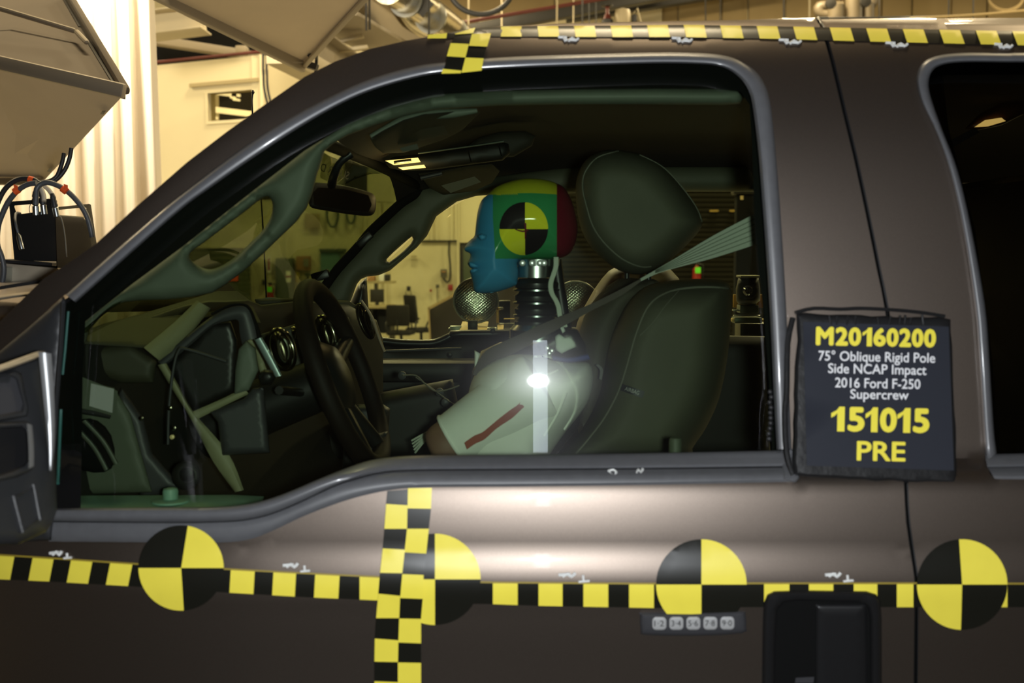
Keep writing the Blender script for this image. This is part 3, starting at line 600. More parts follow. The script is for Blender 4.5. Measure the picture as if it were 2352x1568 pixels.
r = thing('window_blind', 'blue green blind in a dark frame beside the far windscreen pillar', 'blind', P(765, 640, D)); wallbox('blind', 736, 578, 782, 660, D, .05, M['blue'], 0, 0, par=r, bev=0); wallbox('head_box', 734, 571, 796, 579, D - .03, .12, M['cab'], 0, 0, par=r); wallbox('side_frame', 781, 579, 794, 660, D - .02, .08, M['cab'], 0, 0, par=r)
r = thing('wall_sign', 'narrow red and white vertical sign left of the green cabinet', 'sign', P(617, 624, D)); wallbox('board', 613, 588, 622, 625, D, .03, M['letter_w'], 0, 0, par=r, bev=0); wallbox('print', 615, 592, 620, 621, D - .02, .01, M['red'], 0, 0, par=r, bev=0)
def extinguisher(x, y, h, D, label, tagx):
    s = D / F; c = P(x, y, D); r = thing('fire_extinguisher', label, 'extinguisher', c); R = h * .2 * s; Hh = h * s
    lathe('cylinder', [(R * .6, 0), (R, R * .3), (R, Hh * .65), (R * .4, Hh * .8), (R * .35, Hh * .86)], c, M['red'], r, n=16); lathe('valve', [(R * .3, Hh * .84), (R * .5, Hh * .88), (R * .4, Hh)], c, M['black'], r, n=10); tube('hose', [c + V((R * .3, 0, Hh * .9)), c + V((R * 1.5, 0, Hh * .85)), c + V((R * 1.4, -.02, Hh * .3))], R * .15, M['black'], r, sub=3)
    box('inspection_tag', c + V((R * .1, -R * 1.1, Hh * .62)), (R * 1.3, .01, R * 1.4), M['lime'], r); return r
extinguisher(621, 690, 42, D - .12, 'red fire extinguisher with lime tag below the narrow red sign', 0)
extinguisher(1600, 650, 48, 21.87, 'red fire extinguisher with lime tag seen below the seat belt', 0)
wallbox('wall_outlet', 602, 642, 612, 654, D, .1, M['dark'], 'small dark box on the wall left of the fire extinguisher', 'outlet')
wallbox('yellow_sign', 679, 622, 687, 648, D, .03, M['yel2'], 'small faded yellow sign between green cabinet and brown box', 'sign')
wallbox('wall_label', 700, 627, 714, 634, D, .03, M['cab'], 'small grey label below the brown wall box', 'sign'); wallbox('wall_switch', 705, 634, 709, 646, D, .06, M['dark'], 'small dark switch below the grey label', 'switch')
wallbox('wall_vent', 700, 490, 735, 525, D, .04, M['wallg'], 'tan louvre panel high on the wall below the windscreen mirror', 'vent')
for k, (px, rr) in enumerate(((764, 24), (806, 18))):
    tag(tube('hose_ring', [P(px + rr * .55 * math.cos(a), 490 + rr * 1.3 * math.sin(a), D - .03 - .003 * a) for a in [.35 * i for i in range(37)]], .03, M['cab'], n=6), ['larger coiled hose hung on the wall below the windscreen mirror', 'smaller coiled hose right of the larger coil'][k], 'hose', 'hose coils on the wall')
r = thing('roller_door', 'dark green roller door in the cream wall, seen through the pillar handle', 'door', P(500, 690, D - .3))
a, b = P(400, 569, D - .3), P(574, 569, D - .3)
for i in range(int(a.z / .107)): z = a.z - .055 - i * .107; box('slat', ((a.x + b.x) / 2, D - .3, z), (b.x - a.x, .05, .1), M['darkop'], r, bev=.01)
box('header', ((a.x + b.x) / 2, D - .3, a.z + .06), (b.x - a.x + .1, .12, .12), M['wallc'], r); wallbox('orange_label', 521, 632, 547, 645, D - .34, .02, M['orange'], 0, 0, par=r, bev=0)
# passenger window view: desk corner
r = thing('wall_shelf', 'pale wall shelf above the desk, seen past the wheel', 'shelf', P(870, 650, 24)); wallbox('board', 835, 645, 908, 650, 24, .5, M['desk'], 0, 0, par=r, bev=.005); wallbox('bracket', 862, 650, 866, 668, 24, .4, M['dark'], 0, 0, par=r, bev=0)
for k, (x0, y0, x1, mt, lb) in enumerate(((846, 633, 862, 'cardboard', 'brown carton on the wall shelf'), (872, 628, 884, 'paper', 'white carton on the wall shelf'), (885, 630, 896, 'dark', 'dark file box on the wall shelf'))): wallbox('carton', x0, y0, x1, 645, 24, .3, M[mt], lb, 'box')
r = thing('desk', 'pale desk against the wall behind the office chairs', 'desk', P(870, 780, 23.5)); wallbox('top', 800, 700, 903, 706, 23.5, 1.0, M['desk'], 0, 0, par=r)
for x in (812, 858, 899): wallbox('leg', x, 706, x + 4, 810, 23.5, .9, M['dark'], 0, 0, par=r, bev=0)
wallbox('back_panel', 812, 706, 900, 765, 23.9, .04, M['dark'], 0, 0, par=r, bev=0)
r = thing('computer_monitor', 'dark monitor standing on the desk under the shelf', 'monitor', P(866, 702, 23.4)); wallbox('screen', 850, 664, 882, 694, 23.4, .06, M['dark'], 0, 0, par=r); wallbox('stand', 862, 694, 870, 701, 23.4, .15, M['dark'], 0, 0, par=r)
def office_chair(px, D, back_px, label, rot):
    """swivel chair; px = column of its centre"""
    c = P(px, 700, D); zf = 0.0; s = 1.0; r = thing('office_chair', label, 'chair', (c.x, D, 0)); R = Matrix.Rotation(rot, 3, 'Z'); o = V((c.x, D, 0))
    q = lambda x, y, z: o + R @ V((x, y, z))
    box('seat', q(0, 0, .48), (.5, .48, .09), M['chairf'], r, R, bev=.04)
    w_, h_ = back_px
    box('backrest', q(0, .24, .48 + .14 + h_ / 2), (w_, .08, h_), M['chairf'], r, R @ Matrix.Rotation(-.12, 3, 'X'), bev=.035)
    tube('back_bar', [q(0, .1, .45), q(0, .3, .5), q(0, .3, .75)], .02, M['black'], r); tube('column', [q(0, 0, .1), q(0, 0, .46)], .03, M['black'], r)
    for k in range(5):
        a = 2 * PI * k / 5 + .3; leg = tube('leg', [q(0, 0, .13), q(.3 * math.cos(a), .3 * math.sin(a), .08)], [.025, .016], M['black'], r)
        lathe('caster', [(.012, -.03), (.033, -.025), (.033, .025), (.012, .03)], q(.3 * math.cos(a), .3 * math.sin(a), .035), M['black'], leg, (math.cos(a + 1.5), math.sin(a + 1.5), 0), 12)
    for s in (-1, 1):
        arm = tube('armrest', [q(.25 * s, .05, .47), q(.3 * s, .05, .6), q(.3 * s, -.02, .69), q(.3 * s, -.15, .69)], .018, M['black'], r, sub=3)
    return r
office_chair(921, 22.6, (.46, .42), 'black office chair with a square back, left of the pair by the desk', PI * .95)
office_chair(967, 23.4, (.42, .58), 'black office chair with a tall rounded back, beside the dark board', PI * .7)
r = thing('dark_board', 'large dark slanted-top board with pale wood edge behind the lamp', 'board', P(1080, 790, 19))
pillow('panel', [(985, 708), (1160, 620), (1230, 620), (1230, 863), (993, 863)], 19.0, .03, 3, M['pinboard'], r, step=60)
strip('wood_edge', [(982, 706), (1038, 676), (1160, 616)], [(986, 711), (1041, 681), (1160, 622)], const(18.95), M['wood'], r, smoothcurve=False, m=1); strip('wood_edge', [(982, 706), (987, 800)], [(986, 706), (991, 800)], const(18.95), M['wood'], r, smoothcurve=False, m=1)
r = thing('wall_phone', 'grey control box with looping cable on the cream wall near the face', 'phone', P(1019, 637, D)); wallbox('body', 1012, 618, 1026, 637, D, .14, M['phone'], 0, 0, par=r); wallbox('dial', 1014, 622, 1024, 626, D - .09, .03, M['cardboard'], 0, 0, par=r)
tube('cable', [P(1032, 553, D), P(1031, 580, D), P(1034, 610, D), P(1033, 640, D), P(1026, 648, D), P(1018, 638, D)], .02, M['cable'], r, sub=4)
wallbox('wall_socket', 934, 657, 943, 668, D, .08, M['dark'], 'small black box on the wall above the office chairs', 'socket'); wallbox('fire_alarm', 1029, 653, 1040, 667, D, .09, M['red'], 'small red alarm box on the wall behind the lamp', 'alarm'); wallbox('wall_socket', 1001, 653, 1009, 661, D, .07, M['phone'], 'small grey socket left of the red alarm box', 'socket'); wallbox('wall_socket', 987, 664, 992, 670, D, .06, M['red'], 'tiny red socket above the tall office chair', 'socket')
for k, (px, y0) in enumerate(((932, 668), (944, 668), (1004, 661))): tag(tube('wall_wire', [P(px, y0, D), P(px + 1, y0 + 30, D), P(px + 6, 700, D)], .008, M['cable'], n=5), ['thin wire below the left edge of the black wall socket', 'thin wire below the right edge of the black wall socket', 'thin wire below the small grey wall socket'][k], 'wire', 'wires below the wall sockets')
wallbox('wall_tray', 944, 587, 958, 590, D, .15, M['desk'], 'small pale tray on the cream wall right of the far pillar handle', 'tray')
# door with a pale frame behind the dummy's face
dr = bpy.data.objects.new('door_1', None); COL.objects.link(dr); dr.location = P(1085, 780, D); tag(dr, None, None, None, 'structure')
wallbox('leaf', 1056, 556, 1130, 788, D, .06, M['dark'], 0, 0, par=dr); wallbox('frame', 1054, 551, 1140, 557, D - .02, .1, M['wallc'], 0, 0, par=dr, bev=0); wallbox('frame', 1050, 551, 1056, 788, D - .02, .1, M['wallc'], 0, 0, par=dr, bev=0)
wallbox('glazing', 1064, 570, 1100, 650, D - .04, .02, M['cab'], 0, 0, par=dr)
# dark roller shutter beyond the seats
r = thing('roller_shutter', 'dark corrugated roller shutter seen beyond the seat and belt', 'shutter', P(1520, 788, 22))
a, b = P(1262, 430, 22), P(1920, 430, 22)
box('backing', ((a.x + b.x) / 2, 22.06, 1.6), (b.x - a.x, .03, 3.2), M['blackm'], r)
for i in range(38): z = a.z + .22 - i * .094; box('slat', ((a.x + b.x) / 2, 22, z), (b.x - a.x, .07, .086), M['shutter'], r, bev=.02)
for x in (1640, 1685): box('slat_clip', P(x, 484, 21.93), (.16, .05, .03), M['bracket'], r)
r = thing('hoist_post', 'black hoist post with a top bar in front of the shutter', 'post', P(1712, 560, 9)); wallbox('top_bar', 1682, 437, 1742, 447, 9, .12, M['dark'], 0, 0, par=r); wallbox('post', 1690, 447, 1736, 1181, 9, .1, M['blackm'], 0, 0, par=r); box('lamp', P(1704, 454, 8.9), (.02, .02, .03), M['gold'], r)
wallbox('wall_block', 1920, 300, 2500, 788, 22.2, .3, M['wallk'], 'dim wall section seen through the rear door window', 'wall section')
# ================================================================ the truck, outside
TR = thing('pickup_truck', 'brown-grey crew cab pickup truck prepared for a crash test', 'truck', (0, 2.5, 0))
gap = [(1876, 40), (1890, 66), (1912, 140), (1940, 258), (1966, 365), (1995, 500), (2019, 620), (2038, 715), (2060, 900), (2076, 1040), (2081, 1110), (2086, 1200), (2101, 1300), (2106, 1345), (2105, 1400), (2103, 1600), (2100, 1800)]
sil = [(-260, 1005), (-150, 890), (0, 738), (100, 640), (160, 602), (220, 560), (320, 468), (430, 372), (520, 303), (600, 246), (700, 176), (770, 141), (850, 112), (930, 94), (985, 84), (1060, 70), (1150, 60), (1300, 54), (1500, 49), (1700, 46), (1876, 43)]
# window openings (outer line of the grey trim)
winA = [(150, 676), (350, 500), (447, 422), (547, 347), (660, 274), (783, 210), (860, 178), (950, 153), (1020, 143), (1150, 132), (1300, 126), (1500, 121), (1600, 122), (1660, 127), (1700, 140), (1735, 163), (1757, 195), (1770, 240), (1780, 330), (1790, 450), (1800, 600), (1808, 750), (1813, 900), (1818, 1030)]
winB = [(174, 694), (397, 496), (487, 428), (583, 361), (685, 294), (783, 238), (860, 205), (950, 179), (1020, 167), (1150, 157), (1300, 151), (1500, 145), (1594, 146), (1645, 150), (1678, 162), (1706, 186), (1722, 214), (1730, 252), (1741, 340), (1750, 450), (1761, 600), (1770, 750), (1777, 900), (1784, 1032)]
beltT = [(118, 1168), (400, 1166), (480, 1166), (545, 1162), (600, 1152), (660, 1132), (730, 1102), (790, 1078), (850, 1058), (920, 1049), (1000, 1046), (1200, 1045), (1500, 1041), (1800, 1035)]
beltM = [(116, 1199), (400, 1201), (480, 1200), (555, 1196), (620, 1182), (685, 1156), (762, 1120), (825, 1098), (885, 1084), (950, 1080), (1030, 1079), (1200, 1078), (1500, 1076), (1812, 1072)]
beltB = [(112, 1243), (330, 1245), (480, 1246), (565, 1240), (625, 1219), (700, 1184), (785, 1152), (850, 1134), (905, 1124), (965, 1119), (1040, 1118), (1200, 1117), (1500, 1113), (1826, 1106)]
hole1 = cr(winA, 3) + [(1824, 1085)] + list(reversed(cr([(a[0], a[1] - 8) for a in beltB], 3))) + [(100, 1235), (0, 1235), (-150, 1100), (-150, 940)]
gl = [(x - 5, y) for x, y in gap]; gr = [(x + 5, y) for x, y in gap]
FD = panel('front_door', sil[:-1] + cr(gl, 2) + [(-260, 1800)], [hole1], onS(), .035, M['paint'], TR, step=24, roll=.002, rollr=26, rollpoly=sil)
rw = [(2108, 166), (2118, 146), (2140, 132), (2175, 124), (2230, 121), (2320, 122), (2480, 126), (2700, 132), (2700, 1090), (2420, 1096), (2300, 1098), (2276, 1090), (2264, 1060), (2258, 980), (2248, 820), (2238, 700), (2210, 520), (2180, 380), (2150, 285), (2125, 215), (2110, 185)]
RD = panel('rear_door', [(1876, 45), (2000, 43), (2352, 41), (2760, 38), (2760, 1800)] + list(reversed(cr(gr, 2))), [rw], onS(), .035, M['paint'], TR, step=24)
strip('door_jamb', [(x - 26, y) for x, y in gap], [(x + 26, y) for x, y in gap], onS(.03), M['blackm'], TR, thick=.02, m=2, sub=2)
tube('door_seal', [P(x + 3, y, SY(x, y, .006)) for x, y in cr(gap[:8], 3)], .0022, M['black'], TR, n=6)
tube('door_seal', [P(x + 4, y, SY(x, y, .006)) for x, y in cr(gap[10:], 3)], .0018, M['black'], TR, n=6)
# roof shell, swept over the cab
rp = [(1.90, .362), (1.93, .382), (1.98, .3945), (2.05, .4035), (2.2, .411), (2.5, .42), (2.8, .42), (3.1, .411), (3.3, .395), (3.40, .36), (3.44, .3)]
drop = hermite([(-.95, .58), (-.89, .525), (-.72, .39), (-.565, .246), (-.36, .098), (-.247, .049), (-.148, .032), (0, .012), (.15, .003), (.4, 0), (.8, 0), (1.8, 0)])
def roofgrid(name, xs, prof, t, mt, par, dropf, dz0=0):
    v = [V((x, y, ZC + d - dropf(x) + dz0)) for x in xs for y, d in prof]; n = len(v); m = len(prof); v += [p - V((0, 0, t)) for p in v]; f = []
    for i in range(len(xs) - 1):
        for j in range(m - 1): q = (i * m + j, i * m + j + 1, (i + 1) * m + j + 1, (i + 1) * m + j); f += [q, tuple(n + k for k in reversed(q))]
        for j in (0, m - 1): a = i * m + j; f.append((a, a + m, n + a + m, n + a))
    for i in (0, len(xs) - 1):
        for j in range(m - 1): a = i * m + j; f.append((a, a + 1, n + a + 1, n + a))
    return mk(name, v, f, mt, par, angle=60)
rps = cr(rp, 4)
roofgrid('roof', [-.30 + .04 * i for i in range(56)], rps, .02, M['paint'], TR, drop, -.007)
# bonnet and wing tops ahead of the windscreen
hd = [(2.0, -.12), (2.06, -.085), (2.2, -.07), (2.45, -.062), (2.75, -.058), (3.1, -.07), (3.3, -.1), (3.36, -.14)]
roofgrid('bonnet', [-2.1 + .1 * i for i in range(14)], cr(hd, 3), .03, M['paint'], TR, lambda x: -.02 * (x + 1) if x < -1 else 0)
strip('cowl_seal', [(-40, 664), (30, 652), (110, 640)], [(-40, 672), (30, 660), (110, 648)], const(2.05), M['black'], TR, thick=.02, m=2)
strip('cowl_panel', [(-40, 684), (30, 674), (90, 668)], [(-40, 696), (30, 684), (80, 678)], const(2.03), M['plate'], TR, thick=.02, m=2, bulge=.006)
# lower body and wheels so that the truck stands on the floor
tube('antenna', [P(581, 212, 3.3), P(580, 260, 3.3), P(600, 458, 3.3), P(612, 690, 3.3)], .0022, M['black'], TR, sub=3)
lathe('antenna_tip', [(.002, -.006), (.005, 0), (.002, .006)], P(581, 212, 3.3), M['black'], TR, n=8)
for x in (-1.35, 2.4):
    for y in (1.85, 3.25):
        wl = lathe('wheel', [(.15, -.12), (.36, -.125), (.40, -.09), (.405, 0), (.40, .09), (.36, .125), (.15, .12)], (x, y, .405), M['black'], TR, (0, 1, 0), 28)
        lathe('rim', [(.05, -.13), (.22, -.128), (.24, -.1), (.24, .1), (.22, .128), (.05, .13)], (x, y, .405), M['steel'], wl, (0, 1, 0), 20)
box('chassis', (.6, 2.55, .62), (5.6, 1.1, .2), M['blackm'], TR, bev=.03)
box('sill', (.35, 2.55, .93), (3.0, 1.55, .24), M['blackm'], TR, bev=.03)
# trims
strip('window_trim', winA, winB, onS(-.004), M['trim'], FD, bulge=.010, thick=.012, sub=4, m=6)
strip('belt_seal', [(x, y - 1) for x, y in beltT], [(x, y - 2) for x, y in beltM], onS(-.002), M['trim'], FD, bulge=.011, thick=.014, sub=4, m=6)
strip('belt_moulding', beltM, beltB, onS(.0), M['trim'], FD, bulge=.005, thick=.012, sub=4, m=6)
panel('end_cap', [(1794, 1034), (1822, 1030), (1836, 1098), (1826, 1108), (1800, 1100)], [], onS(-.010), .02, M['trim'], FD, step=10, roll=.004, rollr=6)
rwt = [(2360, 121), (2320, 122), (2230, 121), (2175, 124), (2140, 132), (2118, 146), (2108, 166), (2106, 190), (2117, 235), (2150, 285 + 20), (2180, 390), (2210, 520), (2238, 700), (2248, 820), (2258, 980), (2264, 1060)]
rwi = [(2360, 143), (2320, 143), (2240, 142), (2190, 144), (2160, 150), (2144, 160), (2135, 176), (2133, 200), (2142, 236), (2165, 300), (2199, 390), (2230, 520), (2262, 700), (2272, 820), (2282, 980), (2289, 1040)]
strip('window_trim', [(2700, 124)] + rwt, [(2700, 146)] + rwi, onS(-.003), M['trim'], RD, bulge=.009, thick=.012, sub=4, m=6)
strip('belt_seal', [(2262, 1042), (2290, 1042), (2400, 1040), (2700, 1036)], [(2268, 1072), (2296, 1072), (2400, 1070), (2700, 1066)], onS(-.002), M['trim'], RD, bulge=.01, thick=.014, m=6)
strip('belt_moulding', [(2268, 1072), (2296, 1072), (2400, 1070), (2700, 1066)], [(2284, 1098), (2300, 1100), (2400, 1100), (2700, 1097)], onS(0), M['trim'], RD, bulge=.005, thick=.012, m=4)
# glass
gout = [(150, 700), (178, 676)] + [(lerp(a[0], b[0], .55), lerp(a[1], b[1], .55)) for a, b in zip(winA, winB)][1:] + [(1790, 1050)] + [(x, y + 10) for x, y in reversed(beltT)] + [(124, 1170), (134, 900)]
panel('window_glass', gout, [], onG(0), .004, M['glass'], FD, step=40)
tube('glass_edge', [P(x, y, SY(x, y, .019)) for x, y in ((157, 715), (150, 800), (144, 860))], .002, M['glassedge'], FD, n=6); tube('glass_edge', [P(x, y, SY(x, y, .019)) for x, y in ((140, 940), (136, 1040), (133, 1110))], .0025, M['glassedge'], FD, n=6)
panel('window_glass', [(2125, 140), (2700, 136), (2700, 1060), (2275, 1060), (2255, 700), (2215, 480), (2135, 230)], [], onG(0), .004, M['glassd'], RD, step=60)
# black frame behind the glass
fin = [(196, 738), (300, 655), (420, 566), (560, 455), (700, 346), (800, 284), (900, 241), (1000, 217), (1150, 208), (1300, 205), (1500, 203), (1660, 204), (1700, 210), (1722, 240), (1728, 350), (1733, 490), (1741, 600), (1754, 720), (1766, 880), (1774, 1060), (1200, 1080), (960, 1080), (800, 1100), (640, 1170), (520, 1190), (185, 1190), (186, 1120), (190, 860)]
panel('window_frame', [(146, 690), (178, 668)] + winA[1:] + [(1815, 1090), (1000, 1100), (640, 1200), (108, 1200), (118, 900), (128, 700)], [fin], onS(.04), .06, M['seal'], FD, step=36)
panel('window_frame', [(2100, 130), (2700, 124), (2700, 1090), (2262, 1090), (2238, 700), (2180, 380)], [[(2165, 172), (2700, 166), (2700, 1045), (2297, 1045), (2278, 820), (2240, 530), (2180, 300)]], onS(.04), .05, M['seal'], RD, step=60)
# mirror and its sail
sail = [(-200, 985), (-60, 862), (0, 806), (60, 756), (146, 680), (152, 690), (146, 790), (136, 920), (128, 1050), (124, 1180), (118, 1240), (-40, 1250), (-220, 1250)]
sl, _ = pillow('mirror_sail', sail, onS(-.004), .014, 34, M['mirror_pl'], FD, step=20, Hb=.004)
strip('sail_edge', [(139, 694), (134, 780), (126, 880), (116, 1000), (106, 1060)], [(147, 696), (143, 780), (136, 880), (130, 1000), (121, 1060)], onS(-.02), M['mirror_pl'], FD, bulge=.004, thick=.01)
MY = plane3((0, 1000, 1.50), (120, 1000, 1.585), (60, 1200, 1.50))
mo = [(-260, 900), (-120, 868), (0, 838), (88, 806), (104, 806), (112, 830), (116, 900), (122, 1000), (128, 1090), (131, 1170), (122, 1198), (105, 1222), (40, 1250), (-260, 1262)]
def mcut(a, b, c, d, r): return rrect(a, b, c, d, r, 3)
mr, mf = pillow('door_mirror', mo, MY, .03, 30, M['mirror_pl'], TR, step=14, Hb=.05)
fr1 = [(-260, 868), (-100, 862), (36, 850), (50, 858), (66, 940), (62, 956), (0, 968), (-260, 985)]
def ring(name, o, ix, surf, mt, par, bulge=.006, thick=.01):
    cx = sum(p[0] for p in o) / len(o); cy = sum(p[1] for p in o) / len(o); q = [(x + (ix if x < cx else -ix), y + (ix if y < cy else -ix)) for x, y in o]
    return strip(name, o + [o[0]], q + [q[0]], surf, mt, par, bulge=bulge, thick=thick, m=4, smoothcurve=False)
mfo = lambda off: (lambda x, y: mf(x, y) - off)
ring('mirror_bezel', fr1, 13, mfo(.004), M['mirror_pl'], mr)
fr2 = [(-260, 985), (-60, 972), (62, 966), (74, 976), (78, 1070), (70, 1082), (40, 1096), (-60, 1118), (-260, 1150)]
ring('mirror_bezel', fr2, 15, mfo(.006), M['mirror_pl'], mr, bulge=.01)
strip('mirror_edge', [(62, 972), (66, 1030), (66, 1076)], [(74, 976), (78, 1030), (78, 1070)], lambda x, y: mf(x, y) - .018 + (x - 70) / F * 1.5 * .42 + (1020 - y) / F * 1.5 * .17 - .004, M['mirror_highlight'], mr, bulge=.001)
panel('mirror_recess', fr2, [], mfo(.002), .004, M['black'], mr, step=30); panel('mirror_recess', fr1, [], mfo(.001), .003, M['dark2'], mr, step=30)
for a in (((30, 1138), (52, 1222)), ((76, 1112), (92, 1194))): tube('mirror_rib', [P(x, y, mf(x, y) - .002) for x, y in a], .004, M['mirror_pl'], mr)
ring('mirror_rib', [(30, 1140), (78, 1118), (96, 1192), (52, 1222)], 5, mfo(.002), M['mirror_pl'], mr, bulge=.003)
strip('mirror_lip', [(-260, 892), (-60, 858), (90, 808)], [(-260, 912), (-60, 876), (94, 824)], mfo(.01), M['mirror_pl'], mr, bulge=.01, thick=.02)
strip('mirror_post', [(88, 808), (98, 900), (108, 1000), (112, 1080)], [(118, 812), (124, 900), (126, 1000), (120, 1080)], lambda x, y: 1.532 + (x - 105) / F * 1.57 * .42 + (950 - y) / F * 1.57 * .14, M['mirror_highlight'], mr, bulge=.003, thick=.02)
# door handle and keypad
ho = [(1750, 1600), (1752, 1440), (1754, 1385), (1762, 1365), (1778, 1357), (1850, 1355), (1990, 1357), (2012, 1364), (2022, 1380), (2025, 1420), (2026, 1800), (1750, 1800)]
hi_ = [(1779, 1800), (1781, 1480), (1786, 1400), (1800, 1384), (1830, 1379), (1975, 1382), (1992, 1392), (1998, 1415), (2000, 1800)]
HN = panel('door_handle', ho, [hi_], onS(-.012), .03, M['black'], TR, step=14, roll=.008, rollr=12)
panel('handle_cup', [(1774, 1374), (2004, 1374), (2006, 1800), (1774, 1800)], [], onS(-.003), .006, M['blackm'], HN, step=60)
panel('paddle', [(1874, 1388), (1990, 1388), (1993, 1520), (1994, 1800), (1872, 1800)], [], onS(-.009), .02, M['black'], HN, step=20, roll=.005, rollr=12)
strip('handle_badge', [(1828, 1556), (1870, 1554)], [(1826, 1568), (1868, 1568)], onS(-.005), M['dark2'], HN, smoothcurve=False)
KP = panel('keypad', cr([(1470, 1412), (1480, 1406), (1590, 1407), (1700, 1403), (1712, 1410), (1714, 1440), (1704, 1454), (1600, 1460), (1485, 1458), (1472, 1448)], 2, True), [], onS(-.008), .012, M['dark2'], TR, step=12, roll=.006, rollr=10)
for k, (x, tx) in enumerate(zip((1514, 1553, 1592, 1631, 1670), ('1·2', '3·4', '5·6', '7·8', '9·0'))):
    y = 1431 - .2 * (k - 2)
    b_, bf = pillow('key_button', rrect(x - 16, y - 15, x + 17, y + 15, 9), onS(-.009), .002, 7, M['keyg'], KP, step=6, Hb=.001)
    lettering('button_number', tx, x, y, 22, 13, onS(-.0125), M['dark'], KP)
# chalk marks
def chalk(segs, wd=.0022):
    g = [tube_geo([P(x, y, SY(x, y, -.0015)) for x, y in s], wd, 6, 2) for s in segs]; v, f = join(*g); return mk('chalk_mark', v, f, M['chalk'], TR)
chalk([[(1397, 132), (1420, 131)], [(1428, 130), (1432, 126), (1438, 130), (1432, 134), (1428, 130)]], .0026)
for x, y, s in ((1306, 88, 1), (1567, 90, 1), (1815, 94, 1.1), (2060, 101, 1.1), (2305, 104, .9)):
    chalk([[(x - 24 * s, y - 3), (x - 4 * s, y - 2)], [(x - 12 * s, y - 2), (x - 8 * s, y + 5), (x - 4 * s, y + 2)], [(x, y + 6), (x + 8 * s, y - 1), (x + 16 * s, y + 5), (x + 22 * s, y)], [(x + 2, y + 3), (x + 18 * s, y + 4)]], .0022)
for x, y, s in ((132, 1272, .8), (672, 1300, 1), (1308, 1322, 1.15), (1918, 1322, 1.05)):
    chalk([[(x - 22 * s, y - 2), (x + 2 * s, y - 4)], [(x - 14 * s, y + 2), (x - 4 * s, y - 5), (x + 4, y + 2), (x + 12 * s, y - 7)]], .0024); chalk([[(x + 18 * s, y + 12 * s), (x + 40 * s, y + 10 * s)], [(x + 28 * s, y + 10 * s), (x + 27 * s, y - 2)]], .0018)
chalk([[(1398, 1082), (1408, 1079), (1416, 1086), (1408, 1094), (1398, 1082)], [(1414, 1088), (1417, 1104)]], .0024); chalk([[(1462, 1088), (1466, 1078), (1472, 1088), (1476, 1077)]], .0022)

# ================================================================ tapes, targets, placard
def ylerp(tab, x):
    for (a, b), (c, d) in zip(tab, tab[1:]):
        if x <= c: return lerp(b, d, (x - a) / (c - a))
    return tab[-1][1]
rt = [(983, 80), (1027, 76), (1095, 65), (1150, 61), (1234, 60), (1400, 59), (1570, 57), (1820, 61), (1906, 63), (2352, 72), (2700, 80)]
rb = [(983, 88), (1027, 88), (1095, 83), (1150, 84), (1234, 84), (1400, 85), (1570, 85), (1820, 90), (1911, 93), (2352, 104), (2700, 113)]
RT = strip('roof_tape', [(x, ylerp(rt, x)) for x in range(985, 2500, 30)], [(x + 6, ylerp(rb, x + 6)) for x in range(985, 2500, 30)], onS(-.0012), M['tapeb'], None, m=3, thick=.0016, smoothcurve=False)
tag(RT, 'straight yellow and black tape along the roof edge above both doors', 'tape')
def cell(nm, q, off, par, surf=None, step=16):
    return panel(nm, q, [], surf or onS(off), .0012, M['yellow'], par, step=step)
for k in range(-5, 11):
    x = 1570 + 83.9 * k; sk = max(0, 6 + .75 * k); xe = x + 47.5
    if k == -5: sk = 0
    cell('yellow_square', [(x, ylerp(rt, x)), (xe, ylerp(rt, xe)), (xe + sk, ylerp(rb, xe + sk)), (x + sk, ylerp(rb, x + sk))], -.0026, RT)
cell('yellow_square', [(983, 80), (1027, 76), (1025, 88), (982, 88)], -.0026, RT)
bt = [(-40, 1274), (0, 1276), (140, 1285), (300, 1296), (415, 1302), (530, 1309), (700, 1318), (880, 1327), (1000, 1336), (1130, 1339), (1500, 1342), (1760, 1341), (2110, 1341), (2352, 1342), (2600, 1342)]
bb = [(-40, 1328), (0, 1330), (112, 1335), (300, 1346), (415, 1354), (530, 1361), (700, 1371), (880, 1379), (1000, 1385), (1130, 1387), (1240, 1391), (1500, 1396), (1700, 1394), (2100, 1394), (2352, 1394), (2600, 1394)]
skx = lambda x: -10 if x < 330 else (-3 if x < 800 else 0)
BT = strip('belt_line_tape', [(x, ylerp(bt, x)) for x in range(-40, 2560, 40)], [(x + skx(x), ylerp(bb, x + skx(x))) for x in range(-40, 2560, 40)], onS(-.0012), M['tapeb'], None, m=4, thick=.0016, smoothcurve=False)
tag(BT, 'long yellow and black tape along the door below the windows', 'tape')
for a, b in ((-30, 33), (75, 123), (163, 212), (253, 304), (530, 585), (628, 680), (724, 780), (826, 876), (1132, 1189), (1237, 1292), (1340, 1397), (1445, 1502), (1755, 1813), (1858, 1914), (1961, 2015), (2060, 2098), (2296, 2314), (2398, 2450)):
    k = skx(a); cell('yellow_square', [(a, ylerp(bt, a)), (b, ylerp(bt, b)), (b + k, ylerp(bb, b + k)), (a + k, ylerp(bb, a + k))], -.0026, BT)
strip('edge_line', [(x, ylerp(bt, x) - 4) for x in range(-40, 2560, 40)], [(x, ylerp(bt, x)) for x in range(-40, 2560, 40)], onS(-.0006), M['gold_l'], BT, m=1, thick=.0008, smoothcurve=False)
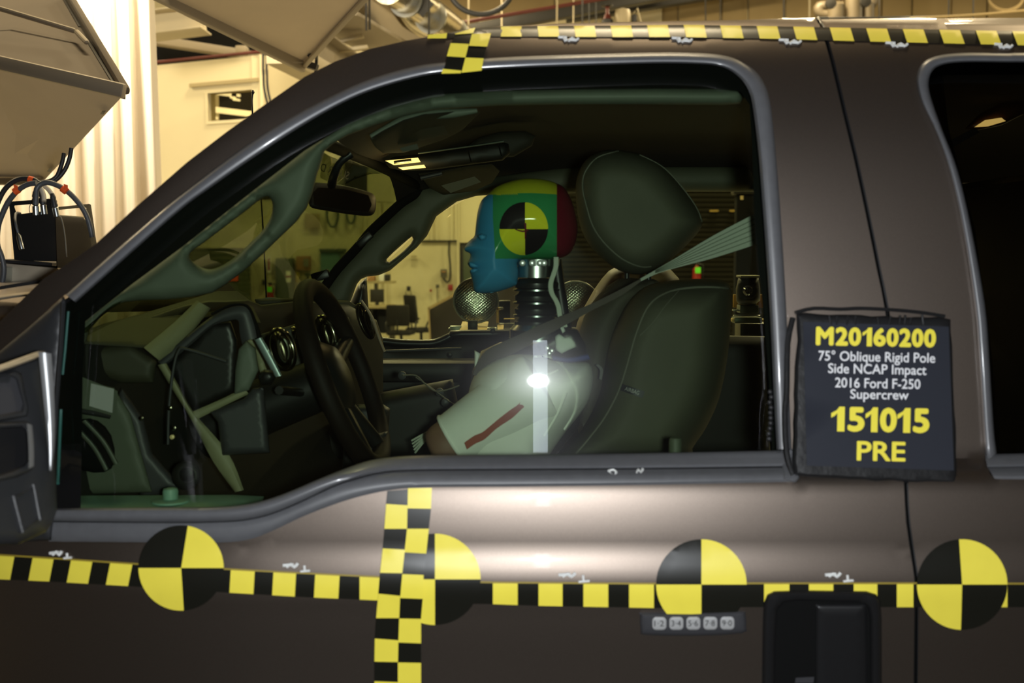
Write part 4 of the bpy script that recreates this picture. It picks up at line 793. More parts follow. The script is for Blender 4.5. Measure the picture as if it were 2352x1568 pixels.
# quartered round targets
def target(cx, cy, r, label, off=-.004, lean=0.0):
    c = P(cx, cy, SY(cx, cy)); t = thing('round_target', label, 'target', c, 'round yellow and black targets along the door')
    f = lambda x, y: SY(x, y, off)
    panel('disc', circ(cx, cy, r, n=48), [], f, .0012, M['tapeb'], t, step=22)
    panel('yellow_quarter', [(cx, cy)] + circ(cx, cy, r, -90 + lean, 0, 14), [], lambda x, y: f(x, y) - .0012, .001, M['yellow'], t, step=22)
    panel('yellow_quarter', [(cx, cy)] + circ(cx, cy, r, 90 - lean * .4, 180, 14), [], lambda x, y: f(x, y) - .0012, .001, M['yellow'], t, step=22); return t
target(416, 1304, 98, 'round quartered target below the front corner of the driver window', -.012, lean=9)
target(999, 1330, 105, 'round quartered target half covered by the vertical checkered tape')
target(1611, 1342, 104, 'round quartered target above the keypad')
target(2210, 1342, 104, 'round quartered target on the rear door, right of the door seam', lean=-4)
# vertical checkered tape on the door
L = [(890, 1127), (887, 1157), (883, 1214), (879, 1259), (873, 1315), (869, 1363), (864, 1419), (861, 1466), (860, 1519), (860, 1564), (859, 1620), (858, 1670)]
Mi = [(936, 1126), (936, 1160), (935, 1214), (930, 1262), (924, 1316), (919, 1368), (917, 1419), (915, 1470), (914, 1520), (914, 1566), (913, 1622), (913, 1672)]
Rr = [(992, 1120), (990, 1168), (985, 1214), (979, 1271), (973, 1320), (971, 1375), (967, 1421), (967, 1477), (967, 1522), (967, 1570), (966, 1625), (966, 1675)]
Mr = [(937, 1121), (936, 1167), (935, 1214), (929, 1268), (924, 1318), (919, 1373), (917, 1420), (915, 1475), (914, 1521), (914, 1570), (913, 1624), (913, 1674)]
CT = strip('checker_tape', L, Rr, onS(-.0068), M['tapeb'], None, m=6, thick=.0018, sub=2)
tag(CT, 'vertical yellow and black checkered tape running down the front door', 'tape')
fo = onS(-.0082)
for i in range(1, 11, 2): cell('yellow_check', [L[i], Mi[i], Mi[i + 1], L[i + 1]], 0, CT, fo)
for i in range(0, 11, 2): cell('yellow_check', [Mr[i], Rr[i], Rr[i + 1], Mr[i + 1]], 0, CT, fo)
# short checkered tape over the roof edge
fo = onS(-.019)
PT = panel('checker_tape', [(1046, 77), (1090, 64), (1127, 76), (1118, 107), (1110, 134), (1106, 162), (1060, 167), (1016, 169), (1020, 158), (1027, 129), (1037, 98)], [], fo, .002, M['tapeb'], None, step=14)
tag(PT, 'short slanted checkered tape over the window top, below the roof tape', 'tape')
fo2 = onS(-.0205)
for q in ([(1045, 77), (1092, 63), (1087, 76), (1046, 79)], [(1084, 78), (1128, 76), (1119, 107), (1077, 105)], [(1035, 99), (1077, 101), (1069, 132), (1026, 129)], [(1069, 132), (1111, 134), (1106, 162), (1060, 167)], [(1017, 158), (1060, 162), (1058, 168), (1014, 169)]): cell('yellow_check', q, 0, PT, fo2)
# placard
sf = plane3((1850, 760, SY(1850, 760) - .028), (2180, 760, SY(2180, 760) - .018), (2010, 1080, SY(2010, 1080) - .02))
SG = thing('test_placard', 'dark test placard with yellow numbers taped between the doors', 'sign', P(2015, 1105, 1.7))
def wob(a, b, n, amp): return [(lerp(a[0], b[0], i / n) + random.uniform(-amp, amp), lerp(a[1], b[1], i / n) + random.uniform(-amp, amp)) for i in range(n)]
to = wob((1828, 718), (2182, 730), 14, 3) + wob((2184, 732), (2200, 1104), 12, 2) + wob((2196, 1112), (1826, 1094), 12, 2) + wob((1824, 1092), (1832, 722), 12, 3)
panel('tape_border', to, [], sf, .012, M['ducttape'], SG, step=14, roll=.006, rollr=10)
for x in (1905, 1923, 1948, 1966, 2016, 2046, 2068, 2080, 2093, 2118): tube('tape_wrinkle', [P(x, 722 + random.uniform(0, 8), sf(x, 725) - .001), P(x + random.uniform(-4, 4), 746, sf(x, 745) - .001)], .0016, M['ducttape'], SG, n=6)
tube('tape_ridge', [P(x, y, sf(x, y) - .001) for x, y in ((1828, 718), (1870, 708), (1930, 710), (1980, 708), (2060, 712), (2120, 718), (2170, 726))], .003, M['ducttape'], SG, n=6, sub=3)
tube('tape_ridge', [P(x, y, sf(x, y) - .001) for x, y in ((1822, 730), (1810, 790), (1808, 900), (1804, 950), (1808, 1040), (1822, 1090))], .004, M['ducttape'], SG, n=6, sub=3)
panel('card', [(1845, 739), (2179, 750), (2191, 1080), (1853, 1069)], [], lambda x, y: sf(x, y) - .0015, .003, M['card'], SG, step=60)
st = lambda x, y: sf(x, y) - .0026
numerals('lettering', [('M', 1874, 1915), ('2', 1919, 1948), ('0', 1949, 1978), ('1', 1981, 2003), ('6', 2006, 2035), ('0', 2036, 2064), ('2', 2065, 2093), ('0', 2094, 2121), ('0', 2122, 2150)], 774, 43, st, M['letter_y'], SG, 1.2, 2.6)
numerals('lettering', [('1', 1909, 1940), ('5', 1947, 1986), ('1', 1988, 2016), ('0', 2021, 2060), ('1', 2061, 2091), ('5', 2097, 2135)], 964, 57, st, M['letter_y'], SG, 1.2, 3.2)
for tx, x, y, w_, h_, mm, bd in (('75° Oblique Rigid Pole', 2014, 822, 268, 31, 'letter_w', .012), ('Side NCAP Impact', 2015, 851, 226, 30, 'letter_w', .012), ('2016 Ford F-250', 2016, 880, 196, 23, 'letter_w', .012), ('Supercrew', 2020, 909, 134, 29, 'letter_w', .012), ('PRE', 2024, 1036, 112, 45, 'letter_y', .022)):
    lettering('lettering', tx, x, y, w_, h_, st, M[mm], SG, tilt=1.2, heavy=bd)
# wet-looking black clip on the rear edge of the window trim
v_, f_ = join(*[lathe_geo([(.001, -.003), (.004, -.001), (.004, .002), (.001, .004)], P(1769 + random.uniform(-3, 3), y, SY(1769, y) + .012), (0, 1, 0), 8) for y in range(900, 1010, 12)]); mk('seal_bead', v_, f_, M['black'], FD)
# ================================================================ cab interior
# windscreen with its shade band and mirrored banner
def quadsurf(c):
    A, B, C, D = [P(*q) for q in c]
    return A, B, C, D
WS = ((732, 312, 2.05), (978, 408, 3.28), (735, 700, 3.34), (150, 800, 1.93))
wq = [P(*q) for q in WS]; nrm = (wq[1] - wq[0]).cross(wq[3] - wq[0]).normalized()
def wpt(s, t, o=0): return wq[0].lerp(wq[1], s).lerp(wq[3].lerp(wq[2], s), t) + nrm * o + V((-.10 * math.sin(PI * s), 0, .0))
vs = [wpt(s / 10, t / 8, o) for o in (0, .005) for t in range(9) for s in range(11)]; n = 99; fc = []
for t in range(8):
    for s in range(10): a = t * 11 + s; fc += [(a, a + 1, a + 12, a + 11), (n + a + 11, n + a + 12, n + a + 1, n + a)]
for s in range(10): fc += [(s, n + s, n + s + 1, s + 1), (88 + s, 89 + s, n + 89 + s, n + 88 + s)]
for t in range(8): a = t * 11; fc += [(a, a + 11, n + a + 11, n + a), (a + 10, n + a + 10, n + a + 21, a + 21)]
WSO = mk('windscreen', vs, fc, M['glassw'], TR)
wsf = plane3((738, 330, 2.05), (965, 424, 3.28), (735, 700, 3.34))
lettering('banner_lettering', 'SUPER DUTY', 752, 388, 104, 18, lambda x, y: wsf(x, y) + .11, M['black'], WSO, tilt=18, mirror=True, shear=-.1)
panel('shade_band', [(742, 338), (880, 398), (850, 400), (815, 412), (790, 425), (760, 420), (735, 408)], [], lambda x, y: wsf(x, y) + .125, .002, M['shade'], WSO, step=40)
tube('windscreen_header', [P(738, 326, 2.07), P(850, 372, 2.62), P(968, 430, 3.26)], .012, M['blackm'], TR, n=10, sub=4)
# headliner
def hz(x, y):
    s = min(1, max(0, (x + .34) / .30)); z = lerp(.186, .305, s ** .7)
    if y > 2.95: z -= .13 * ((y - 2.95) / .37) ** 2
    return z
xs = [-.32 + .06 * i for i in range(34)]; ys = [1.93 + .0714 * i for i in range(20)]
v = [V((x, y, ZC + hz(x, y) + o)) for o in (0, .02) for x in xs for y in ys]; n = len(xs) * len(ys); m = len(ys); fc = []
for i in range(len(xs) - 1):
    for j in range(m - 1): a = i * m + j; q = (a, a + m, a + m + 1, a + 1); fc += [q, tuple(n + k for k in reversed(q))]
HL = mk('headliner', v, fc, M['darkb'], TR)
# near pillar and roof rail trim with its grab handle opening
ga = [(176, 760), (196, 732), (300, 650), (420, 561), (560, 450), (700, 341), (800, 279), (900, 238), (1000, 214), (1150, 205), (1300, 202), (1500, 200), (1690, 202), (1716, 210), (1700, 238), (1660, 241), (1500, 240), (1300, 240), (1150, 242), (1000, 252), (930, 266), (860, 288), (800, 310), (764, 331), (745, 348), (738, 372), (728, 402), (718, 442), (704, 478), (680, 510), (640, 548), (602, 585), (560, 622), (520, 652), (488, 672), (440, 682), (380, 688), (320, 690), (284, 694), (256, 708), (232, 728), (205, 758), (196, 790), (178, 800)]
hole = [(618, 452), (626, 470), (622, 498), (604, 528), (576, 556), (540, 590), (505, 612), (478, 618), (452, 608), (436, 592), (440, 578), (470, 556), (520, 518), (570, 480), (600, 456)]
GT, gf = pillow('pillar_trim', ga, lambda x, y: 1.975, .035, 30, M['garnish'], TR, step=12, Hb=.01, holes=[cr(hole, 3, True)])
strip('trim_shadow_gap', [(196, 798), (196, 860), (190, 1000)], [(206, 760), (200, 862), (194, 1000)], const(2.0), M['dark'], GT, thick=.02)
# far pillar trim and rail
fa = [(742, 700), (742, 668), (775, 622), (820, 573), (850, 537), (889, 500), (922, 470), (948, 452), (955, 430), (1010, 425), (1100, 410), (1330, 380), (1720, 380), (1740, 440), (1500, 440), (1270, 445), (1130, 447), (1093, 450), (1049, 463), (1017, 486), (1002, 497), (992, 518), (981, 541), (958, 568), (923, 598), (896, 621), (870, 632), (843, 635), (829, 641), (820, 652), (806, 690), (780, 720)]
fh = [(888, 595), (903, 580), (922, 563), (938, 549), (946, 543), (949, 549), (943, 560), (926, 577), (908, 592), (894, 602), (889, 600)]
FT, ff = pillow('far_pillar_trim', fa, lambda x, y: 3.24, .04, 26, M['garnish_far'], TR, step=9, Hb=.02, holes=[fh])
tube('windscreen_edge', [P(x, y, 3.21) for x, y in ((742, 664), (775, 618), (820, 569), (850, 533), (889, 496), (922, 466), (950, 448), (960, 438), (952, 428))], .013, M['blackm'], TR, sub=3)
box('sensor_clip', P(838, 550, 3.2), (.05, .03, .02), M['black'], TR, Matrix.Rotation(-.7, 3, 'Y'), bev=.004); box('sensor_clip', P(737, 633, 3.2), (.05, .03, .025), M['black'], TR, Matrix.Rotation(-.3, 3, 'Y'), bev=.004)
# far door: mirror, door panel with its sill, glass
pillow('far_door_mirror', [(822, 655), (842, 636), (846, 700), (852, 760), (842, 786), (800, 780), (792, 720)], 3.55, .05, 14, M['black'], TR, step=8)
fd = [(300, 1300), (300, 800), (700, 790), (840, 786), (870, 781), (920, 786), (985, 787), (1012, 781), (1036, 770), (1060, 765), (1300, 764), (1770, 772), (1770, 1300)]
pillow('far_door_panel', fd, 3.36, .05, 14, M['dark'], TR, step=26, Hb=.03)
tube('far_door_sill', [P(x, y + 2, 3.32) for x, y in fd[3:11]], .012, M['black'], TR, sub=3)
panel('far_window_glass', [(842, 645), (1000, 495), (1093, 445), (1760, 430), (1760, 790), (840, 800)], [], const(3.40), .004, M['glassp'], TR, step=80)
for x, y in ((1033, 815), (1132, 760)): lathe('door_screw', [(.002, -.006), (.008, -.004), (.008, .004)], P(x, y, 3.26), M['black'], TR, (0, 1, 0), 10)
tube('armrest_line', [P(700, 812, 3.25), P(900, 806, 3.25), P(1060, 800, 3.25)], .004, M['dark2'], TR)
box('far_armrest', P(880, 850, 3.22), (.8, .12, .06), M['dark'], TR, bev=.02)
box('rear_bulkhead', (1.75, 2.6, ZC - .1), (.04, 1.5, .9), M['dark'], TR, bev=.01)
box('cab_floor', (.35, 2.6, ZC - .88), (2.6, 1.5, .04), M['dark'], TR, bev=.01)
panel('inner_door_panel', [(120, 1172), (560, 1166), (640, 1150), (800, 1085), (920, 1056), (1795, 1046), (1795, 1800), (120, 1800)], [], onS(.10), .03, M['dark'], TR, step=60)
panel('b_pillar_trim', [(1742, 150), (1800, 150), (1830, 1060), (1770, 1060), (1752, 700)], [], const(2.0), .06, M['dark'], TR, step=40)
box('rear_seat', (1.05, 2.6, ZC - .25), (.25, 1.3, .8), M['dark'], TR, bev=.06)
# sun visors, console, dome lamp, mirror
r, _ = pillow('sun_visor', [(850, 318), (880, 300), (930, 275), (975, 262), (1040, 256), (1096, 252), (1103, 258), (1060, 300), (1020, 320), (930, 350), (880, 352), (862, 338)], plane3((850, 318, 2.05), (1100, 252, 2.1), (930, 350, 2.3)), .012, 10, M['darkv'], TR, step=9)
tube('visor_edge', [P(x, y, 2.05) for x, y in ((852, 314), (885, 296), (925, 277), (975, 264), (1040, 260), (1096, 254))], [.005, .006, .008, .009, .008, .004], M['garnish'], r, sub=4)
panel('visor_label', [(893, 308), (1020, 288), (1030, 308), (915, 334)], [], plane3((893, 308, 2.10), (1020, 288, 2.10), (915, 334, 2.18)), .002, M['label_d'], r, step=50); panel('visor_lamp', [(918, 340), (958, 330), (962, 342), (925, 349)], [], const(2.2), .002, M['beige2'], r, step=30)
r, _ = pillow('sun_visor', [(960, 398), (1010, 392), (1080, 380), (1130, 376), (1148, 392), (1130, 420), (1090, 438), (1022, 450), (985, 430)], plane3((960, 398, 3.0), (1140, 376, 3.0), (1022, 450, 3.22)), .012, 8, M['darkv'], TR, step=9)
panel('visor_label', [(1013, 426), (1090, 405), (1105, 418), (1035, 443)], [], const(2.98), .002, M['label_d2'], r, step=50); tube('visor_clip', [P(966, 409, 2.97), P(1015, 398, 2.97)], .006, M['dark2'], r)
oc, of = pillow('overhead_console', [(882, 372), (905, 360), (980, 352), (1080, 338), (1150, 325), (1168, 330), (1172, 352), (1155, 368), (1080, 378), (990, 390), (925, 392), (895, 386)], 2.66, .03, 12, M['darkc'], TR, step=9)
strip('console_edge', [(960, 350), (1080, 334), (1156, 322)], [(960, 354), (1080, 338), (1158, 327)], const(2.6), M['garnish'], oc, thick=.01, bulge=.004)
panel('dome_lens', [(885, 369), (960, 362), (966, 372), (905, 379)], [], const(2.605), .01, M['lamp_on'], oc, step=20); panel('dome_lens', [(915, 385), (974, 378), (978, 385), (925, 390)], [], const(2.605), .01, M['lamp_on'], oc, step=20)
tube('dome_filament', [P(905, 373, 2.6), P(945, 368, 2.6)], .004, M['chrome'], oc)
p = P(930, 376, 2.6); l = bpy.data.lights.new('dome_light', 'POINT'); l.energy = .35; l.color = (1, .68, .3); l.shadow_soft_size = .02; lo = bpy.data.objects.new('dome_light', l); COL.objects.link(lo); lo.location = p + V((0, -.02, -.05))
for a, b in (((1075, 345), (1082, 372)), ((1145, 330), (1152, 358))): tube('console_seam', [P(*a, 2.615), P(*b, 2.615)], .0015, M['blackm'], oc)
pillow('headliner_bulge', [(1060, 345), (1100, 316), (1150, 302), (1205, 300), (1230, 312), (1222, 335), (1180, 360), (1120, 362)], 2.75, .03, 20, M['darkv'], TR, step=10)
mo2 = cr([(716, 424), (730, 419), (790, 426), (845, 440), (861, 450), (864, 468), (860, 488), (846, 496), (800, 492), (750, 484), (716, 477), (709, 462)], 3, True)
MM, mmf = pillow('rear_view_mirror', mo2, plane3((710, 440, 2.42), (860, 460, 2.54), (790, 495, 2.46)), .018, 10, M['wheel'], TR, step=7)
panel('mirror_glass', [(718, 430), (790, 434), (846, 448), (854, 470), (846, 486), (790, 482), (722, 470)], [], lambda x, y: mmf(x, y) - .0006, .002, M['darkmir'], MM, step=14)
tube('mirror_arm', [P(762, 424, 2.42), P(768, 400, 2.34), P(782, 372, 2.32), P(806, 352, 2.32)], [.010, .009, .008, .010], M['black'], MM, sub=4)
# dashboard
DB = pillow('dashboard', [(150, 1250), (150, 800), (190, 760), (210, 752), (300, 740), (420, 700), (478, 690), (520, 690), (570, 688), (600, 700), (690, 690), (800, 700), (865, 735), (880, 780), (880, 1000), (760, 1250)], plane3((200, 760, 2.05), (560, 760, 2.45), (300, 1000, 2.1)), .03, 24, M['dark'], TR, step=22)[0]
def dpart(nm, o, Y, H, R, mt, step=9, **k): return pillow(nm, o, Y, H, R, M[mt], DB, step=step, **k)[0]
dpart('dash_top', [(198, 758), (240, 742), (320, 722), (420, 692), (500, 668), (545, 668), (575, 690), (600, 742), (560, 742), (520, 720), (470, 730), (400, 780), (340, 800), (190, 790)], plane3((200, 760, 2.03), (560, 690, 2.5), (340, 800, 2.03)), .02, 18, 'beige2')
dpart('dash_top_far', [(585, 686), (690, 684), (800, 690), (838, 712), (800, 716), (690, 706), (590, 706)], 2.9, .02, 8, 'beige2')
strip('dash_ledge', [(590, 702), (640, 700), (690, 699)], [(590, 711), (640, 709), (690, 707)], const(2.82), M['garnish'], DB, bulge=.004, thick=.02)
strip('dash_shadow_line', [(595, 764), (650, 750), (700, 734)], [(597, 769), (652, 756), (702, 741)], const(2.6), M['blackm'], DB, thick=.02, bulge=.003)
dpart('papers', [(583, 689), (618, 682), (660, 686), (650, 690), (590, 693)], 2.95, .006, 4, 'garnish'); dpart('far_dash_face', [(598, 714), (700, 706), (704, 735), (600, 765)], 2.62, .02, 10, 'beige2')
strip('end_trim', [(330, 798), (400, 740), (452, 690)], [(366, 828), (424, 782), (484, 708)], plane3((330, 798, 1.99), (484, 700, 2.12), (366, 830, 2.0)), M['beige'], DB, bulge=.012, thick=.02, m=5)
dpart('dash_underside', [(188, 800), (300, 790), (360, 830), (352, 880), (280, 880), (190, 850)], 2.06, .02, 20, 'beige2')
# side cap of the dash: dark recess in a grey surround
strip('cap_surround', [(362, 830), (424, 776), (484, 728), (530, 706), (566, 706), (582, 740), (590, 775)], [(378, 842), (440, 790), (490, 748), (534, 734), (548, 738), (550, 760), (556, 790)], const(2.03), M['dark2'], DB, bulge=.006, thick=.02)
strip('cap_shadow', [(484, 718), (530, 697), (570, 700), (590, 738), (602, 774)], [(486, 725), (532, 704), (566, 706), (580, 742), (586, 780)], const(2.035), M['blackm'], DB, bulge=.004, thick=.02)
dpart('cap_recess', [(384, 838), (440, 788), (480, 745), (530, 738), (545, 780), (541, 860), (538, 900), (444, 943), (420, 900)], 2.05, .012, 10, 'black2')
strip('cap_edge', [(362, 838), (400, 900), (440, 965), (490, 1060), (540, 1130)], [(382, 834), (410, 885), (444, 945), (524, 1040), (560, 1125)], const(2.0), M['beige'], DB, bulge=.006, thick=.02)
strip('cap_edge', [(440, 946), (500, 920), (560, 892)], [(446, 966), (506, 936), (572, 904)], const(2.0), M['beige'], DB, bulge=.004, thick=.02)
dpart('cap_panel', [(548, 802), (566, 782), (586, 800), (594, 850), (572, 896), (538, 906), (540, 850)], 2.0, .012, 10, 'garnish'); dpart('side_strip', [(566, 782), (578, 778), (606, 830), (616, 856), (600, 862), (594, 846), (586, 800)], 2.02, .008, 6, 'beige')
strip('silver_strip', [(582, 776), (604, 816), (632, 866)], [(598, 768), (622, 810), (648, 862)], const(2.06), M['silver'], DB, bulge=.006, thick=.01)
dpart('knee_box', [(482, 946), (560, 915), (580, 892), (606, 888), (620, 1040), (510, 1046), (500, 970)], 2.0, .02, 10, 'dark2'); dpart('column_knob', [(592, 862), (606, 848), (626, 850), (634, 868), (622, 884), (598, 884)], 2.0, .02, 12, 'black2', step=6)
dpart('dark_bolster', [(280, 890), (330, 960), (350, 1040), (420, 1120), (330, 1150), (270, 1050), (240, 960)], 2.0, .02, 20, 'dark2')
dpart('dash_mid_panel', [(596, 768), (700, 738), (704, 860), (650, 870), (620, 800)], 2.3, .012, 8, 'beige2'); dpart('dash_centre_panel', [(750, 720), (800, 728), (826, 790), (822, 806), (806, 812), (770, 806), (748, 770)], 2.5, .012, 8, 'beige'); dpart('tan_corner', [(808, 772), (822, 796), (820, 806), (806, 812), (802, 800)], 2.46, .006, 5, 'tan', step=4)
def vent(cx, cy, rx, ry, Y, lean):
    pts = [(cx + rx * math.cos(a) * math.cos(lean) - ry * math.sin(a) * math.sin(lean), cy + rx * math.cos(a) * math.sin(lean) + ry * math.sin(a) * math.cos(lean)) for a in [2 * PI * i / 28 for i in range(28)]]
    o = pillow('air_vent', pts, Y, .03, rx * 1.1, M['chromed'], DB, step=5)[0]
    tube('vent_ring', [P(x, y, Y - .004 - .012 * math.cos(2 * PI * i / 28)) for i, (x, y) in enumerate(pts)], .0055, M['chrome'], DB, closed=True, n=8)
    q = [(cx + 5 + .45 * (x - cx), cy + .62 * (y - cy)) for x, y in pts]; tube('vent_blade', [P(x, y, Y - .03) for x, y in q], .003, M['chrome'], DB, closed=True, n=6)
vent(648, 802, 25, 46, 2.1, -.30); vent(749, 768, 18, 42, 2.35, -.32); vent(839, 737, 11, 40, 2.8, -.36); vent(676, 768, 7, 14, 2.3, -.3)
strip('vent_panel', [(826, 690), (850, 730), (866, 776), (880, 810)], [(832, 688), (858, 728), (874, 774), (886, 806)], const(2.78), M['tan2'], DB, bulge=.004)
# lower left: louvred grille, sticker, screws seen in the door corner
dpart('grille', cr([(166, 985), (190, 962), (225, 966), (256, 1000), (264, 1060), (240, 1084), (190, 1080), (168, 1050)], 2, True), 1.95, .008, 10, 'blackm', step=7)
for a, b in (((170, 985), (240, 1082)), ((188, 968), (262, 1068))): strip('grille_rib', [a, ((a[0] + b[0]) / 2 + 6, (a[1] + b[1]) / 2 - 4), b], [(a[0] + 10, a[1] - 5), ((a[0] + b[0]) / 2 + 15, (a[1] + b[1]) / 2 - 10), (b[0] + 10, b[1] - 6)], const(1.93), M['garnish'], DB, bulge=.006)
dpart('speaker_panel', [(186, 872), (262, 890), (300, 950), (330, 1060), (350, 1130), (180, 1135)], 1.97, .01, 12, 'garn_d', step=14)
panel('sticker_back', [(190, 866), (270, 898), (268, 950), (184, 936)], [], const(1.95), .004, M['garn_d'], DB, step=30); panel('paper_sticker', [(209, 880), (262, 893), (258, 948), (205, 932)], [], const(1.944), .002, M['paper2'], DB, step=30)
strip('sticker_tray', [(184, 938), (220, 944), (256, 954)], [(184, 950), (220, 956), (252, 962)], const(1.94), M['mirror_pl'], DB, bulge=.008)
dpart('tweeter', circ(428, 1092, 34, n=24), 1.96, .012, 16, 'dark', step=8); dpart('tweeter_grille', circ(430, 1090, 18, n=20), 1.945, .006, 10, 'black2', step=6)
for x, y, mt in ((390, 937, 'chrome'), (400, 983, 'chrome'), (396, 1003, 'gold'), (325, 960, 'chrome')): lathe('screw', [(.001, -.004), (.004, -.003), (.004, .002)], P(x, y, 1.96), M[mt], DB, (0, 1, 0), 10)
tube('wire_guide', [P(x, y, 1.97) for x, y in ((386, 1020), (388, 940), (398, 850), (410, 806), (430, 802), (520, 830))], .0025, M['dark2'], DB, sub=4)
# sill and lock knobs
sl = panel('inner_sill', [(172, 1172), (182, 1138), (540, 1136), (606, 1140), (600, 1165)], [], plane3((180, 1138, 1.88), (600, 1138, 1.88), (400, 1170, 1.80)), .01, M['sillg'], TR, step=30)
lathe('lock_knob', [(.008, 0), (.012, .004), (.0125, .016), (.011, .02), (.005, .022)], P(392, 1150, 1.845), M['sillg'], sl, n=16); lathe('knob_collar', [(.03, 0), (.03, .003), (.012, .005)], P(392, 1152, 1.845), M['sillg'], sl, n=20)
lathe('lock_knob', [(.010, -.02), (.010, .016), (.008, .02), (.003, .021)], P(1551, 1034, 1.80), M['garn_d'], TR, n=16)
# steering wheel
wc = P(790, 862, 2.2); ax = V((.93, -.05, .36)).normalized()
a_, b_ = frame_of(ax); pts = [wc + (a_ * math.cos(t) + b_ * math.sin(t)) * .180 for t in [2 * PI * i / 48 for i in range(48)]]
SW = tube('steering_wheel', pts, .0185, M['wheel'], TR, n=12, closed=True)
lathe('hub', [(.02, -.03), (.075, -.02), (.085, .0), (.06, .03), (.02, .04)], wc - ax * .03, M['black2'], SW, ax, 24)
for t in (-.35, 1.2, 2.0, 3.5): tube('spoke', [wc - ax * .03 + (a_ * math.cos(t) + b_ * math.sin(t)) * .06, wc + (a_ * math.cos(t) + b_ * math.sin(t)) * .18], [.022, .014], M['black2'], SW, n=8)
tube('steering_column', [wc - ax * .03, wc - ax * .3], [.05, .06], M['black2'], SW, n=14)
tube('column_stalk', [wc - ax * .08 + V((0, -.04, 0)), wc - ax * .07 + V((-.02, -.2, .02))], .008, M['black2'], SW)
# centre stack and floor items
CS, _ = pillow('centre_console', [(700, 980), (780, 960), (880, 900), (1040, 870), (1060, 960), (1010, 1060), (700, 1060)], 2.7, .06, 30, M['darkc'], TR, step=16)
pillow('shift_box', [(812, 935), (822, 928), (880, 928), (896, 938), (892, 1000), (884, 1062), (800, 1062), (806, 1000)], 2.4, .04, 16, M['dark2b'], CS, step=10)[0]
pillow('floor_box', [(790, 1000), (890, 990), (890, 1080), (786, 1080)], 2.3, .03, 16, M['dark2b'], CS, step=12)
tube('wire_bundle', [P(x, y, 2.45) for x, y in ((925, 862), (955, 862), (975, 880), (1000, 898), (1030, 894), (1055, 885))], .0018, M['wire2'], CS, sub=4); tube('wire_bundle', [P(x, y, 2.46) for x, y in ((955, 866), (990, 890), (1030, 920), (1060, 940))], .0014, M['wire2'], CS, sub=4)
for i in range(5): tube('wire', [P(945 + i * 2, 1012 + i * 7, 2.25), P(985, 990 + i * 3, 2.25), P(1020, 973 + i, 2.25)], .002, M['wire'], CS, sub=2, n=6)
for x, y in ((924, 862), (1023, 924), (1010, 900)): lathe('bolt', [(.003, -.006), (.009, -.004), (.009, .004)], P(x, y, 2.5), M['dark2'], CS, (0, 1, 0), 10)
# front seat
so = cr([(1270, 1075), (1300, 1030), (1345, 975), (1378, 905), (1388, 850), (1400, 790), (1420, 735), (1446, 690), (1480, 660), (1530, 646), (1600, 640), (1655, 643), (1676, 655), (1681, 690), (1677, 760), (1668, 840), (1650, 920), (1620, 985), (1590, 1030), (1570, 1080)], 3, True)
ST, sfr = pillow('front_seat', so, 2.30, .20, 85, M['seat'], TR, step=14, pw=2.2)
bo = cr([(1330, 1000), (1322, 900), (1326, 800), (1340, 730), (1372, 680), (1420, 640), (1470, 640), (1520, 650), (1460, 720), (1420, 820), (1392, 920), (1340, 1010)], 2, True)
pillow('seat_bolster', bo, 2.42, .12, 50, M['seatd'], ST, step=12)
def seam(nm, pts, f, par, w=.0022):
    return tube(nm, [P(x, y, f(x, y) - .001) for x, y in cr(pts, 4)], w, M['thread'], par, n=6)
seam('seam', [(1672, 662), (1620, 659), (1560, 664), (1515, 680), (1485, 710), (1460, 770), (1440, 840), (1420, 900), (1388, 960), (1350, 1010), (1320, 1045)], sfr, ST)
seam('seam', [(1560, 666), (1530, 700), (1500, 740), (1470, 770)], sfr, ST, .0012)
hd_ = cr([(1322, 440), (1328, 400), (1345, 368), (1380, 348), (1420, 345), (1470, 354), (1516, 376), (1560, 420), (1596, 470), (1613, 505), (1606, 530), (1570, 570), (1530, 605), (1495, 624), (1460, 630), (1420, 620), (1385, 595), (1352, 560), (1330, 510)], 3, True)
HR, hrf = pillow('headrest', hd_, 2.29, .13, 60, M['seat'], ST, step=12)
seam('seam', [(1420, 347), (1372, 362), (1344, 395), (1338, 430), (1346, 470), (1362, 520), (1390, 560), (1430, 595), (1470, 612), (1495, 612)], hrf, ST, .0016); seam('seam', [(1470, 356), (1520, 382), (1560, 422), (1598, 474), (1612, 508)], hrf, ST, .0016)
for x in (1440, 1490): tube('headrest_post', [P(x, 605, 2.40), P(x, 665, 2.40)], .006, M['black2'], ST)
af = lambda x, y: sfr(x, y) - .0025
panel('airbag_tag', [(1429, 881), (1481, 899), (1476, 914), (1424, 896)], [], af, .002, M['tag'], ST, step=12); lettering('tag_lettering', 'AIRBAG', 1452, 897, 34, 9, lambda x, y: af(x, y) - .001, M['keyg'], ST, tilt=19)
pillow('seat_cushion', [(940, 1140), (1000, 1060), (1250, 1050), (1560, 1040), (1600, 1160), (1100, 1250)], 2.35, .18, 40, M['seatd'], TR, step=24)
pillow('passenger_seat', cr([(1320, 800), (1326, 740), (1350, 690), (1382, 640), (1420, 610), (1500, 605), (1560, 640), (1570, 800), (1540, 1000), (1330, 1000)], 2, True), 3.0, .12, 40, M['tan'], TR, step=18)
